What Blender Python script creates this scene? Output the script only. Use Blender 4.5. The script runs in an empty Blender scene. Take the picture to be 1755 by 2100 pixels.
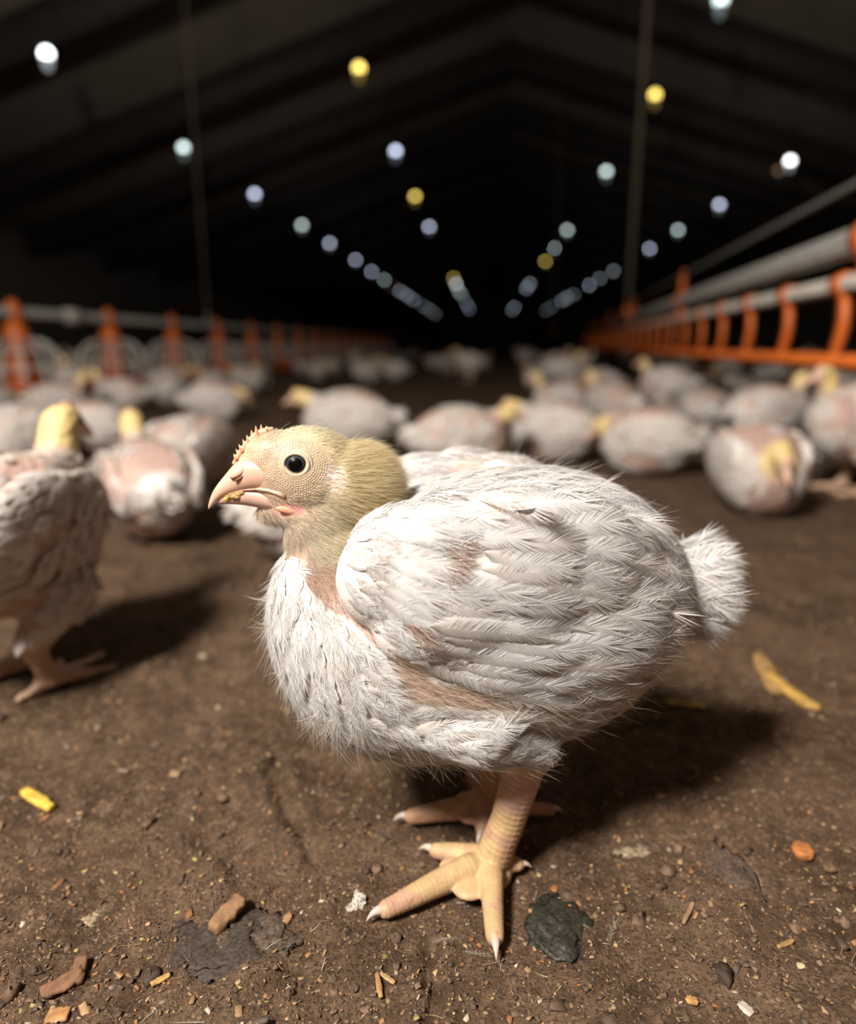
import bpy, math, random
import numpy as np
from mathutils import Vector, Matrix
from mathutils.bvhtree import BVHTree

random.seed(7)
rng = np.random.default_rng(7)
scene = bpy.context.scene
COL = scene.collection

# ------------------------------------------------------------------ camera
FPX, CAM_H = 1400.0, 0.24
PITCH, YAW = 13.7277, 4.7795
cam_d = bpy.data.cameras.new('camera')
cam_d.sensor_fit = 'VERTICAL'
cam_d.sensor_height = 36.0
cam_d.sensor_width = 36.0 * 1755 / 2100
cam_d.lens = FPX * 36.0 / 2100
cam_d.clip_start = 0.01
cam_d.clip_end = 200
cam_d.dof.use_dof = True
cam_d.dof.focus_distance = 0.266
cam_d.dof.aperture_fstop = 3.7
cam_d.dof.aperture_blades = 9
cam_d.dof.aperture_ratio = 1.0
cam = bpy.data.objects.new('camera', cam_d)
cam.location = (0, 0, CAM_H)
cam.rotation_euler = (math.radians(90 - PITCH), 0, math.radians(YAW))
COL.objects.link(cam)
scene.camera = cam

# ------------------------------------------------------------------ world, light, exposure
world = bpy.data.worlds.new('world')
scene.world = world
world.use_nodes = True
world.node_tree.nodes['Background'].inputs['Color'].default_value = (1.0, 0.86, 0.74, 1)
world.node_tree.nodes['Background'].inputs['Strength'].default_value = 0.012

key_d = bpy.data.lights.new('photo_light', 'POINT')
key_d.energy = 268.0
key_d.color = (1.0, 0.945, 0.88)
key_d.shadow_soft_size = 0.17
key = bpy.data.objects.new('photo_light', key_d)
key.location = (-0.66, -0.60, 1.40)
COL.objects.link(key)

scene.view_settings.view_transform = 'Standard'
scene.view_settings.look = 'None'
scene.view_settings.exposure = 0.0
scene.view_settings.gamma = 1.0
scene.view_settings.use_curve_mapping = False
scene.cycles.use_denoising = True
scene.cycles.max_bounces = 4
scene.cycles.diffuse_bounces = 2
scene.cycles.glossy_bounces = 2
scene.cycles.transmission_bounces = 2
scene.cycles.transparent_max_bounces = 4
scene.cycles.sample_clamp_indirect = 4.0
scene.cycles.use_adaptive_sampling = True
scene.cycles.adaptive_threshold = 0.07

# ------------------------------------------------------------------ projection helpers (photo pixels, 1755 x 2100)
_p, _y = math.radians(PITCH), math.radians(YAW)
C_POS = np.array([0, 0, CAM_H])
C_FW = np.array([-math.sin(_y) * math.cos(_p), math.cos(_y) * math.cos(_p), -math.sin(_p)])
C_RT = np.array([math.cos(_y), math.sin(_y), 0.0])
C_UP = np.cross(C_RT, C_FW)


def ray(x, y):
    return C_FW + C_RT * (x - 877.5) / FPX - C_UP * (y - 1050) / FPX


def ground(x, y, z=0.0):
    r = ray(x, y)
    return C_POS + r * (z - CAM_H) / r[2]


def pixel(P):
    v = np.asarray(P, float) - C_POS
    k = v @ C_FW
    return np.stack([877.5 + FPX * (v @ C_RT) / k, 1050 - FPX * (v @ C_UP) / k], -1)


# ------------------------------------------------------------------ generic helpers
def tag(o, label=None, cat=None, group=None, kind=None):
    if label: o['label'] = label
    if cat: o['category'] = cat
    if group: o['group'] = group
    if kind: o['kind'] = kind
    return o


def empty(name, loc=(0, 0, 0), rz=0.0):
    o = bpy.data.objects.new(name, None)
    o.location = loc
    o.rotation_euler = (0, 0, rz)
    o.empty_display_size = 0.05
    COL.objects.link(o)
    return o


def mesh_np(name, V, F, smooth=True):
    """V (n,3), F list of arrays (m,3)/(m,4) or list of tuples."""
    me = bpy.data.meshes.new(name)
    V = np.asarray(V, np.float32)
    if isinstance(F, np.ndarray): F = [F]
    if len(F) and isinstance(F[0], np.ndarray):
        starts, loops, tot = [], [], 0
        for a in F:
            if len(a) == 0: continue
            k = a.shape[1]
            starts.append(np.arange(len(a), dtype=np.int32) * k + tot)
            loops.append(a.reshape(-1).astype(np.int32))
            tot += a.size
        starts, loops = np.concatenate(starts), np.concatenate(loops)
        me.vertices.add(len(V)); me.vertices.foreach_set('co', V.reshape(-1))
        me.loops.add(len(loops)); me.loops.foreach_set('vertex_index', loops)
        me.polygons.add(len(starts)); me.polygons.foreach_set('loop_start', starts)
        me.update(calc_edges=True)
    else:
        me.from_pydata([tuple(map(float, v)) for v in V], [], F)
    me.validate()
    if smooth:
        me.polygons.foreach_set('use_smooth', np.ones(len(me.polygons), bool))
    me.update()
    return me


def obj(name, me, mat=None, parent=None, loc=None, rz=None):
    o = bpy.data.objects.new(name, me)
    if mat is not None and len(me.materials) == 0:
        for m in (mat if isinstance(mat, (list, tuple)) else [mat]): me.materials.append(m)
    if parent is not None: o.parent = parent
    if loc is not None: o.location = loc
    if rz is not None: o.rotation_euler = (0, 0, rz)
    COL.objects.link(o)
    return o


def pcol(me, name, A):
    A = np.asarray(A, np.float32)
    if A.shape[1] == 3: A = np.concatenate([A, np.ones((len(A), 1), np.float32)], 1)
    at = me.attributes.new(name, 'FLOAT_COLOR', 'POINT')
    at.data.foreach_set('color', np.ascontiguousarray(A).reshape(-1))


class MB:
    """mesh collector for tubes, boxes, lofts"""
    def __init__(s): s.V, s.Q, s.T, s.n = [], [], [], 0

    def add(s, V, Q=(), T=()):
        V = np.asarray(V, float)
        if len(Q): s.Q.append(np.asarray(Q, int) + s.n)
        if len(T): s.T.append(np.asarray(T, int) + s.n)
        s.V.append(V); s.n += len(V)
        return s

    def rings(s, R, cap=True, closed=True):
        """R (k,n,3) rings"""
        R = np.asarray(R, float); k, n, _ = R.shape
        V = R.reshape(-1, 3); Q = []
        i = np.arange(n if closed else n - 1)
        for a in range(k - 1):
            Q.append(np.stack([a * n + i, a * n + (i + 1) % n, (a + 1) * n + (i + 1) % n, (a + 1) * n + i], 1))
        T = []
        if cap:
            c0, c1 = len(V), len(V) + 1
            V = np.concatenate([V, R[0].mean(0)[None], R[-1].mean(0)[None]])
            T = np.concatenate([np.stack([np.full(n, c0), (np.arange(n) + 1) % n, np.arange(n)], 1),
                                np.stack([np.full(n, c1), (k - 1) * n + np.arange(n), (k - 1) * n + (np.arange(n) + 1) % n], 1)])
        return s.add(V, np.concatenate(Q), T)

    def tube(s, pts, r, n=12, cap=True, flat=1.0, upv=(0, 0, 1)):
        pts = np.asarray(pts, float); k = len(pts)
        r = np.full(k, r, float) if np.isscalar(r) else np.asarray(r, float)
        tg = np.gradient(pts, axis=0); tg /= np.linalg.norm(tg, axis=1)[:, None] + 1e-12
        u0 = np.asarray(upv, float)
        if abs(tg[0] @ u0) > 0.95: u0 = np.array([1.0, 0, 0])
        R = []; a = np.arange(n) * 2 * np.pi / n
        for i in range(k):
            b = u0 - tg[i] * (u0 @ tg[i]); b /= np.linalg.norm(b); u0 = b
            c = np.cross(tg[i], b)
            R.append(pts[i] + r[i] * (np.cos(a)[:, None] * b * flat + np.sin(a)[:, None] * c))
        return s.rings(R, cap)

    def box(s, c, h, rot=None):
        V = np.array([[x, y, z] for x in (-1, 1) for y in (-1, 1) for z in (-1, 1)], float) * h
        if rot is not None: V = V @ np.asarray(rot).T
        return s.add(V + np.asarray(c), [[0, 1, 3, 2], [4, 6, 7, 5], [0, 4, 5, 1], [2, 3, 7, 6], [0, 2, 6, 4], [1, 5, 7, 3]])

    def ell(s, c, r, nu=20, nv=12, rot=None):
        th = np.linspace(0, np.pi, nv + 1)[1:-1]; ph = np.arange(nu) * 2 * np.pi / nu
        R = np.stack([np.stack([np.sin(t) * np.cos(ph), np.sin(t) * np.sin(ph), np.full(nu, np.cos(t))], 1) for t in th[::-1]])
        R = np.concatenate([np.tile([[[0, 0, -1.0]]], (1, nu, 1)) * 1.0, R, np.tile([[[0, 0, 1.0]]], (1, nu, 1))])
        R[0] = R[0] * 0.999 + R[1] * 0.02 * [1, 1, 0]; R[-1] = R[-1] * 0.999 + R[-2] * 0.02 * [1, 1, 0]
        R = R * np.asarray(r, float)
        if rot is not None: R = R @ np.asarray(rot).T
        return s.rings(R + np.asarray(c, float))

    def arrays(s):
        F = []
        if s.Q: F.append(np.concatenate(s.Q))
        if s.T: F.append(np.concatenate(s.T))
        return np.concatenate(s.V), F

    def mesh(s, name, smooth=True):
        V, F = s.arrays(); return mesh_np(name, V, F, smooth)

    def build(s, name, mat, parent=None, smooth=True, **k):
        return obj(name, s.mesh(name, smooth), mat, parent, **k)


def mesh_arrays(me):
    V = np.empty(len(me.vertices) * 3, np.float32); me.vertices.foreach_get('co', V)
    N = np.empty(len(me.vertices) * 3, np.float32); me.vertices.foreach_get('normal', N)
    return V.reshape(-1, 3).astype(float), N.reshape(-1, 3).astype(float)


def remesh(mb, voxel, smooth=4, fac=0.5):
    """union of closed shapes as one continuous surface"""
    me = mb.mesh('tmp')
    o = bpy.data.objects.new('tmp', me); COL.objects.link(o)
    m = o.modifiers.new('r', 'REMESH'); m.mode = 'VOXEL'; m.voxel_size = voxel; m.use_smooth_shade = True
    if smooth:
        m2 = o.modifiers.new('s', 'SMOOTH'); m2.factor = fac; m2.iterations = smooth
    dg = bpy.context.evaluated_depsgraph_get()
    out = bpy.data.meshes.new_from_object(o.evaluated_get(dg))
    bpy.data.objects.remove(o); bpy.data.meshes.remove(me)
    return out


def tris(me):
    me.calc_loop_triangles()
    T = np.empty(len(me.loop_triangles) * 3, np.int32); me.loop_triangles.foreach_get('vertices', T)
    return T.reshape(-1, 3)


def bvh_of(*meshes):
    V, F, n = [], [], 0
    for me in meshes:
        v, _ = mesh_arrays(me); t = tris(me)
        V.append(v); F.append(t + n); n += len(v)
    V, F = np.concatenate(V), np.concatenate(F)
    return BVHTree.FromPolygons([tuple(x) for x in V], [tuple(int(j) for j in x) for x in F])


def sample_surface(me, n, r=None):
    r = r or rng
    V, N = mesh_arrays(me); T = tris(me)
    a, b, c = V[T[:, 0]], V[T[:, 1]], V[T[:, 2]]
    A = np.linalg.norm(np.cross(b - a, c - a), axis=1)
    i = r.choice(len(T), n, p=A / A.sum())
    s, t = r.random(n), r.random(n); f = s + t > 1; s[f], t[f] = 1 - s[f], 1 - t[f]
    w = np.stack([1 - s - t, s, t], 1)
    P = (V[T[i]] * w[:, :, None]).sum(1); Nn = (N[T[i]] * w[:, :, None]).sum(1)
    Nn /= np.linalg.norm(Nn, axis=1)[:, None] + 1e-9
    return P, Nn


def _hash(i, j, k, seed):
    h = (i * 374761393 + j * 668265263 + k * 2147483647 + seed * 974711) & 0xffffffff
    h = ((h ^ (h >> 13)) * 1274126177) & 0xffffffff
    h = ((h ^ (h >> 16)) * 2246822519) & 0xffffffff
    return ((h ^ (h >> 15)) & 0xffffff) / float(0xffffff)


def vnoise(P, seed=0):
    P = np.asarray(P, float)
    i = np.floor(P).astype(np.int64); f = P - i; f = f * f * (3 - 2 * f); out = 0
    for dx in (0, 1):
        for dy in (0, 1):
            for dz in (0, 1):
                w = (f[:, 0] if dx else 1 - f[:, 0]) * (f[:, 1] if dy else 1 - f[:, 1]) * (f[:, 2] if dz else 1 - f[:, 2])
                out = out + w * _hash(i[:, 0] + dx, i[:, 1] + dy, i[:, 2] + dz, seed)
    return out * 2 - 1


def fbm(P, oct=4, seed=0):
    s, a, t = 0, 1.0, 0
    for o in range(oct):
        s = s + a * vnoise(np.asarray(P) * 2 ** o, seed + o * 17); t += a; a *= 0.5
    return s / t


def inpoly(P, poly):
    P = np.asarray(P, float); x, y = P[..., 0], P[..., 1]
    c = np.zeros(x.shape, bool); n = len(poly)
    for i in range(n):
        x0, y0 = poly[i]; x1, y1 = poly[(i + 1) % n]
        c ^= ((y0 > y) != (y1 > y)) & (x < (x1 - x0) * (y - y0) / (y1 - y0 + 1e-12) + x0)
    return c


def norm(a): return a / (np.linalg.norm(a, axis=-1, keepdims=True) + 1e-12)


def sstep(x, a, b):
    t = np.clip((np.asarray(x, float) - a) / (b - a), 0, 1); return t * t * (3 - 2 * t)


# ------------------------------------------------------------------ materials
def new_mat(name):
    m = bpy.data.materials.new(name); m.use_nodes = True
    nt = m.node_tree; nt.nodes.clear()
    out = nt.nodes.new('ShaderNodeOutputMaterial')
    return m, nt, out


def N_(nt, typ, **kw):
    n = nt.nodes.new('ShaderNode' + typ)
    for k, v in kw.items(): setattr(n, k, v)
    return n


def lk(nt, a, b): nt.links.new(a, b)


def math_(nt, op, a, b=None, c=None, clamp=False):
    n = N_(nt, 'Math', operation=op, use_clamp=clamp)
    for i, v in enumerate((a, b, c)):
        if v is None: continue
        if isinstance(v, (int, float)): n.inputs[i].default_value = v
        else: lk(nt, v, n.inputs[i])
    return n.outputs[0]


def mixc(nt, f, a, b):
    n = N_(nt, 'Mix', data_type='RGBA')
    for s, v in ((n.inputs[0], f), (n.inputs[6], a), (n.inputs[7], b)):
        if isinstance(v, (int, float)): s.default_value = v
        elif isinstance(v, tuple): s.default_value = v if len(v) == 4 else v + (1,)
        else: lk(nt, v, s)
    return n.outputs[2]


def simple(name, col, rough=0.5, metal=0.0, noise=0.0, nscale=40, bump=0.0, sss=0.0, spec=0.5, attr=None):
    m, nt, out = new_mat(name)
    b = N_(nt, 'BsdfPrincipled'); lk(nt, b.outputs[0], out.inputs[0])
    b.inputs['Roughness'].default_value = rough; b.inputs['Metallic'].default_value = metal
    b.inputs['Specular IOR Level'].default_value = spec
    tc = N_(nt, 'TexCoord'); nz = N_(nt, 'TexNoise'); lk(nt, tc.outputs['Object'], nz.inputs['Vector'])
    nz.inputs['Scale'].default_value = nscale; nz.inputs['Detail'].default_value = 5
    base = col + (1,)
    if attr:
        at = N_(nt, 'Attribute', attribute_name=attr); src = at.outputs['Color']
    else:
        rgb = N_(nt, 'RGB'); rgb.outputs[0].default_value = base; src = rgb.outputs[0]
    if noise:
        hsv = N_(nt, 'HueSaturation'); lk(nt, src, hsv.inputs['Color'])
        mr = N_(nt, 'MapRange'); lk(nt, nz.outputs[0], mr.inputs[0])
        mr.inputs[1].default_value = 0.3; mr.inputs[2].default_value = 0.7
        mr.inputs[3].default_value = 1 - noise; mr.inputs[4].default_value = 1 + noise
        lk(nt, mr.outputs[0], hsv.inputs['Value']); src = hsv.outputs[0]
    lk(nt, src, b.inputs['Base Color'])
    if sss:
        b.inputs['Subsurface Weight'].default_value = sss
        b.inputs['Subsurface Radius'].default_value = (1.0, 0.4, 0.25)
        b.inputs['Subsurface Scale'].default_value = 0.003
    if bump:
        bp = N_(nt, 'Bump'); bp.inputs['Strength'].default_value = bump; bp.inputs['Distance'].default_value = 0.3 / nscale
        lk(nt, nz.outputs[0], bp.inputs['Height']); lk(nt, bp.outputs[0], b.inputs['Normal'])
    return m


def feather_mat(name, trans=0.25, barb=False):
    m, nt, out = new_mat(name)
    at = N_(nt, 'Attribute', attribute_name='hcol')
    b = N_(nt, 'BsdfPrincipled'); lk(nt, at.outputs['Color'], b.inputs['Base Color'])
    b.inputs['Roughness'].default_value = 0.6; b.inputs['Specular IOR Level'].default_value = 0.25
    t = N_(nt, 'BsdfTranslucent'); lk(nt, at.outputs['Color'], t.inputs[0])
    mx = N_(nt, 'MixShader'); mx.inputs[0].default_value = trans
    lk(nt, b.outputs[0], mx.inputs[1]); lk(nt, t.outputs[0], mx.inputs[2]); lk(nt, mx.outputs[0], out.inputs[0])
    if barb:
        n1 = N_(nt, 'TexNoise', noise_dimensions='1D'); lk(nt, at.outputs['Alpha'], n1.inputs['W'])
        n1.inputs['Scale'].default_value = 70.0; n1.inputs['Detail'].default_value = 2.0
        bp = N_(nt, 'Bump'); bp.inputs['Strength'].default_value = 0.45; bp.inputs['Distance'].default_value = 0.0005
        lk(nt, n1.outputs[0], bp.inputs['Height']); lk(nt, bp.outputs[0], b.inputs['Normal'])
    return m


def hair_mat(name):
    m, nt, out = new_mat(name)
    at = N_(nt, 'Attribute', attribute_name='hcol')
    b = N_(nt, 'BsdfPrincipled'); lk(nt, at.outputs['Color'], b.inputs['Base Color'])
    b.inputs['Roughness'].default_value = 0.55; b.inputs['Specular IOR Level'].default_value = 0.3
    t = N_(nt, 'BsdfTranslucent'); lk(nt, at.outputs['Color'], t.inputs[0])
    mx = N_(nt, 'MixShader'); mx.inputs[0].default_value = 0.6
    lk(nt, b.outputs[0], mx.inputs[1]); lk(nt, t.outputs[0], mx.inputs[2]); lk(nt, mx.outputs[0], out.inputs[0])
    return m


def skin_mat(name, scale=900, bump=0.25, sss=0.0):
    m, nt, out = new_mat(name)
    at = N_(nt, 'Attribute', attribute_name='scol')
    tc = N_(nt, 'TexCoord'); vz = N_(nt, 'TexVoronoi'); vz.inputs['Scale'].default_value = scale
    nz = N_(nt, 'TexNoise'); nz.inputs['Scale'].default_value = scale * 0.18; nz.inputs['Detail'].default_value = 4
    lk(nt, tc.outputs['Object'], vz.inputs['Vector']); lk(nt, tc.outputs['Object'], nz.inputs['Vector'])
    hsv = N_(nt, 'HueSaturation'); lk(nt, at.outputs['Color'], hsv.inputs['Color'])
    mr = N_(nt, 'MapRange'); lk(nt, nz.outputs[0], mr.inputs[0]); mr.inputs[1].default_value = 0.3; mr.inputs[2].default_value = 0.7
    mr.inputs[3].default_value = 0.85; mr.inputs[4].default_value = 1.12
    lk(nt, mr.outputs[0], hsv.inputs['Value'])
    b = N_(nt, 'BsdfPrincipled'); lk(nt, hsv.outputs[0], b.inputs['Base Color'])
    b.inputs['Roughness'].default_value = 0.5; b.inputs['Specular IOR Level'].default_value = 0.4
    b.inputs['Subsurface Weight'].default_value = sss; b.inputs['Subsurface Radius'].default_value = (1, 0.45, 0.3)
    b.inputs['Subsurface Scale'].default_value = 0.002
    bp = N_(nt, 'Bump'); bp.inputs['Strength'].default_value = bump; bp.inputs['Distance'].default_value = 0.4 / scale
    lk(nt, math_(nt, 'ADD', math_(nt, 'MULTIPLY', vz.outputs['Distance'], -1.0), nz.outputs[0]), bp.inputs['Height'])
    lk(nt, bp.outputs[0], b.inputs['Normal']); lk(nt, b.outputs[0], out.inputs[0])
    return m


M = {}
M['feather'] = feather_mat('white_feather', 0.36)
M['wing_feather'] = feather_mat('white_wing_feather', 0.32, True)
M['down'] = hair_mat('chick_down')
M['skin'] = skin_mat('chick_skin')
M['bird_skin'] = skin_mat('bird_body', scale=160, bump=0.5, sss=0.0)
M['beak'] = simple('beak_horn', (0.74, 0.46, 0.335), 0.33, noise=0.06, nscale=120, sss=0.0)
M['beak_low'] = simple('lower_beak_horn', (0.62, 0.40, 0.31), 0.4, noise=0.08, nscale=160, sss=0.0)
M['comb'] = simple('comb_flesh', (0.78, 0.38, 0.23), 0.45, noise=0.10, nscale=300, bump=0.1)
M['eye'] = simple('eye_iris', (0.030, 0.033, 0.040), 0.35, spec=0.2)
M['pupil'] = simple('eye_pupil', (0.002, 0.002, 0.002), 0.3, spec=0.15)
M['nostril'] = simple('nostril_dark', (0.20, 0.085, 0.045), 0.6)
M['eyelid'] = simple('eyelid_skin', (0.66, 0.53, 0.37), 0.5, noise=0.15, nscale=900, bump=0.4)
M['papilla'] = simple('face_papillae', (0.7, 0.5, 0.3), 0.5, attr='scol')
M['claw'] = simple('claw_horn', (0.58, 0.45, 0.37), 0.3, noise=0.05, sss=0.0)
M['crumb'] = simple('feed_crumb', (0.42, 0.27, 0.10), 0.6, noise=0.5, nscale=700, bump=0.5)
M['crumb_yellow'] = simple('feed_grain', (0.85, 0.52, 0.05), 0.45, noise=0.15, nscale=500)

# ------------------------------------------------------------------ floor: packed litter
def floor_mat():
    m, nt, out = new_mat('packed_litter')
    tc = N_(nt, 'TexCoord'); V = tc.outputs['Object']

    def nz(scale, det=5, rough=0.6):
        n = N_(nt, 'TexNoise'); lk(nt, V, n.inputs['Vector'])
        n.inputs['Scale'].default_value = scale; n.inputs['Detail'].default_value = det; n.inputs['Roughness'].default_value = rough
        return n.outputs[0]

    def ramp(x, a, b):
        r = N_(nt, 'MapRange', interpolation_type='SMOOTHSTEP'); lk(nt, x, r.inputs[0])
        r.inputs[1].default_value = a; r.inputs[2].default_value = b
        return r.outputs[0]
    a, b_, c_ = nz(14), nz(120, 6, 0.7), nz(600, 4, 0.7)
    col = mixc(nt, ramp(a, 0.35, 0.68), (0.080, 0.044, 0.022), (0.172, 0.104, 0.060))
    col = mixc(nt, math_(nt, 'MULTIPLY', ramp(b_, 0.42, 0.7), 0.75), col, (0.250, 0.155, 0.092))
    col = mixc(nt, math_(nt, 'MULTIPLY', ramp(c_, 0.52, 0.36), 0.85), col, (0.042, 0.025, 0.014))
    vo = N_(nt, 'TexVoronoi'); lk(nt, V, vo.inputs['Vector']); vo.inputs['Scale'].default_value = 520
    sc = N_(nt, 'SeparateColor'); lk(nt, vo.outputs['Color'], sc.inputs[0])
    fleck = math_(nt, 'MULTIPLY', math_(nt, 'LESS_THAN', vo.outputs['Distance'], 0.33), math_(nt, 'GREATER_THAN', sc.outputs[0], 0.86))
    fcol = mixc(nt, sc.outputs[1], (0.42, 0.22, 0.08), (0.46, 0.36, 0.25))
    col = mixc(nt, math_(nt, 'MULTIPLY', fleck, 0.6), col, fcol)
    wet = ramp(nz(5, 3), 0.60, 0.72)
    col = mixc(nt, math_(nt, 'MULTIPLY', wet, 0.45), col, (0.035, 0.024, 0.015))
    p = N_(nt, 'BsdfPrincipled'); lk(nt, col, p.inputs['Base Color'])
    p.inputs['Roughness'].default_value = 0.78; p.inputs['Specular IOR Level'].default_value = 0.3
    bp = N_(nt, 'Bump'); bp.inputs['Strength'].default_value = 0.9; bp.inputs['Distance'].default_value = 0.0034
    h = math_(nt, 'ADD', math_(nt, 'MULTIPLY', b_, 1.0), math_(nt, 'MULTIPLY', c_, 0.75))
    h = math_(nt, 'ADD', h, math_(nt, 'MULTIPLY', fleck, 0.12))
    lk(nt, h, bp.inputs['Height']); lk(nt, bp.outputs[0], p.inputs['Normal']); lk(nt, p.outputs[0], out.inputs[0])
    return m


M['litter'] = floor_mat()
BARN_W, BARN_L, RIDGE_X = 8.2, 60.0, 0.3


def grow(a, b, step, lim_lo, lim_hi, g=1.07):
    mid = list(np.arange(a, b + step / 2, step)); lo, hi = [], []
    s, x = step, a
    while x > lim_lo: s *= g; x -= s; lo.append(max(x, lim_lo))
    s, x = step, b
    while x < lim_hi: s *= g; x += s; hi.append(min(x, lim_hi))
    return np.array(lo[::-1] + mid + hi)


GROOVES = [([(566, 1540), (560, 1600), (590, 1660), (645, 1750)], 0.0042, 0.0055),
           ([(886, 1935), (880, 2000), (892, 2060), (880, 2110)], 0.0028, 0.004),
           ([(610, 1985), (560, 2015), (505, 2045)], 0.003, 0.003),
           ([(1470, 1770), (1340, 1860), (1240, 1930)], 0.003, 0.0016),
           ([(1240, 1500), (1330, 1480), (1440, 1500)], 0.006, 0.004),
           ([(1480, 1330), (1540, 1400), (1600, 1460)], 0.007, 0.004),
           ([(200, 1660), (245, 1690), (290, 1640)], 0.005, 0.004),
           ([(350, 1400), (420, 1380), (470, 1390)], 0.010, 0.004)]
FEET_FLAT = [ground(985, 1800), ground(1000, 1655), ground(880, 1850), ground(1010, 1890), ground(880, 1680)]


def floor_h(X, Y):
    P = np.stack([X, Y, np.zeros_like(X)], 1)
    near = np.exp(-np.clip(np.hypot(X, Y - 0.3) - 0.3, 0, 9) / 2.5)
    h = 0.0055 * fbm(P * 9, 3, 3) + 0.0030 * fbm(P * 38, 3, 11) + 0.0036 * np.abs(fbm(P * 105, 2, 23))
    lump = fbm(P * 24, 2, 41); h = h + 0.0045 * sstep(lump, 0.25, 0.6)
    h = h * (0.45 + 0.55 * near)
    flat = np.zeros_like(X)
    for f in FEET_FLAT: flat = np.maximum(flat, np.exp(-((X - f[0]) ** 2 + (Y - f[1]) ** 2) / 0.026 ** 2))
    h = h * (1 - 0.85 * np.clip(flat, 0, 1)) - 0.001 * flat
    for pts, w, dep in GROOVES:
        g = np.array([ground(*q)[:2] for q in pts]); best = np.full(X.shape, 9.0)
        for a, b in zip(g[:-1], g[1:]):
            ab = b - a; t = np.clip(((X - a[0]) * ab[0] + (Y - a[1]) * ab[1]) / (ab @ ab), 0, 1)
            best = np.minimum(best, np.hypot(X - a[0] - t * ab[0], Y - a[1] - t * ab[1]))
        wob = 1 + 0.5 * vnoise(P * 150, 5)
        h = h - dep * np.exp(-(best / (w * wob)) ** 2) + dep * 0.35 * np.exp(-((best - 2.2 * w) / (1.2 * w)) ** 2)
    return h - 0.0015


xs = grow(-0.36, 0.36, 0.0026, -BARN_W, BARN_W, 1.045)
ys = grow(0.13, 0.62, 0.0026, -3.0, BARN_L, 1.045)
gx, gy = np.meshgrid(xs, ys); X, Y = gx.ravel(), gy.ravel()
nx, ny = len(xs), len(ys)
ii = (np.arange(ny - 1)[:, None] * nx + np.arange(nx - 1)[None]).ravel()
floor_me = mesh_np('floor', np.stack([X, Y, floor_h(X, Y)], 1), np.stack([ii, ii + 1, ii + nx + 1, ii + nx], 1))
floor_o = tag(obj('floor', floor_me, M['litter']), 'brown packed litter floor of the barn strewn with wood chips', kind='structure')


def fh(x, y): return float(floor_h(np.array([x], float), np.array([y], float))[0])


# ------------------------------------------------------------------ barn shell
M['panel'] = simple('roof_panel', (0.33, 0.275, 0.22), 0.7, noise=0.12, nscale=3)
M['steel'] = simple('rafter_steel', (0.075, 0.062, 0.052), 0.6, noise=0.2, nscale=8)
M['wall'] = simple('wall_panel', (0.16, 0.14, 0.12), 0.8, noise=0.15, nscale=4)
EAVE, RIDGE = 2.35, 5.0
SL = (RIDGE - EAVE) / BARN_W


def roof_z(x): return RIDGE - SL * abs(x - RIDGE_X)


mb = MB()
for s in (-1, 1):
    xe = RIDGE_X + s * (BARN_W + 0.5)
    for (a, b) in [((RIDGE_X, 0), (xe, 0))]:
        z0, z1 = roof_z(RIDGE_X), roof_z(xe)
        V = [(RIDGE_X, -3, z0), (xe, -3, z1), (xe, BARN_L, z1), (RIDGE_X, BARN_L, z0),
             (RIDGE_X, -3, z0 + .1), (xe, -3, z1 + .1), (xe, BARN_L, z1 + .1), (RIDGE_X, BARN_L, z0 + .1)]
        mb.add(V, [[0, 1, 2, 3], [7, 6, 5, 4], [0, 4, 5, 1], [1, 5, 6, 2], [2, 6, 7, 3], [3, 7, 4, 0]])
tag(mb.build('ceiling', M['panel'], smooth=False), 'dim beige sloping panels of the pitched barn roof', kind='structure')
for nm, x in (('wall_left', RIDGE_X - BARN_W - .55), ('wall_right', RIDGE_X + BARN_W + .55)):
    tag(MB().box((x, BARN_L / 2 - 1.5, 1.2), (0.05, BARN_L / 2 + 1.5, 1.25)).build(nm, M['wall'], smooth=False), 'dark side wall of the long barn', kind='structure')
tag(MB().box((RIDGE_X, BARN_L + .1, 2.6), (BARN_W + .6, 0.05, 2.65)).build('wall_back', M['wall'], smooth=False), 'dark end wall far down the barn', kind='structure')
tag(MB().box((RIDGE_X, -3.1, 2.6), (BARN_W + .6, 0.05, 2.65)).build('wall_front', M['wall'], smooth=False), 'dark end wall behind the viewpoint', kind='structure')
k = 0
for yb in np.arange(2.1, 40, 2.6):
    k += 1; mb = MB()
    for s in (-1, 1):
        xe = RIDGE_X + s * (BARN_W + 0.4); dep, hw = 0.42, 0.07
        z0, z1 = roof_z(RIDGE_X) - .003, roof_z(xe) - .003
        V = [(RIDGE_X, yb - hw, z0 - dep), (xe, yb - hw, z1 - dep), (xe, yb + hw, z1 - dep), (RIDGE_X, yb + hw, z0 - dep),
             (RIDGE_X, yb - hw, z0), (xe, yb - hw, z1), (xe, yb + hw, z1), (RIDGE_X, yb + hw, z0)]
        mb.add(V, [[0, 3, 2, 1], [4, 5, 6, 7], [0, 1, 5, 4], [1, 2, 6, 5], [2, 3, 7, 6], [3, 0, 4, 7]])
    tag(mb.build('trim_%d' % k, M['steel'], smooth=False), 'dark steel rafter frame under the pitched roof', kind='structure')

# ------------------------------------------------------------------ plumage builders
def w_profile(u, kind=0):
    if kind == 1:      # long flight feather
        return np.clip(u / 0.12, 0, 1) ** 0.6 * (0.75 + 0.25 * np.sin(u * 2.6)) * np.clip((1 - u) / 0.16, 0, 1) ** 0.5
    return (u ** 0.55) * np.clip(1 - u ** 3.4, 0, 1) ** 0.55 * 1.12 + 0.06 * (1 - u)


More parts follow.
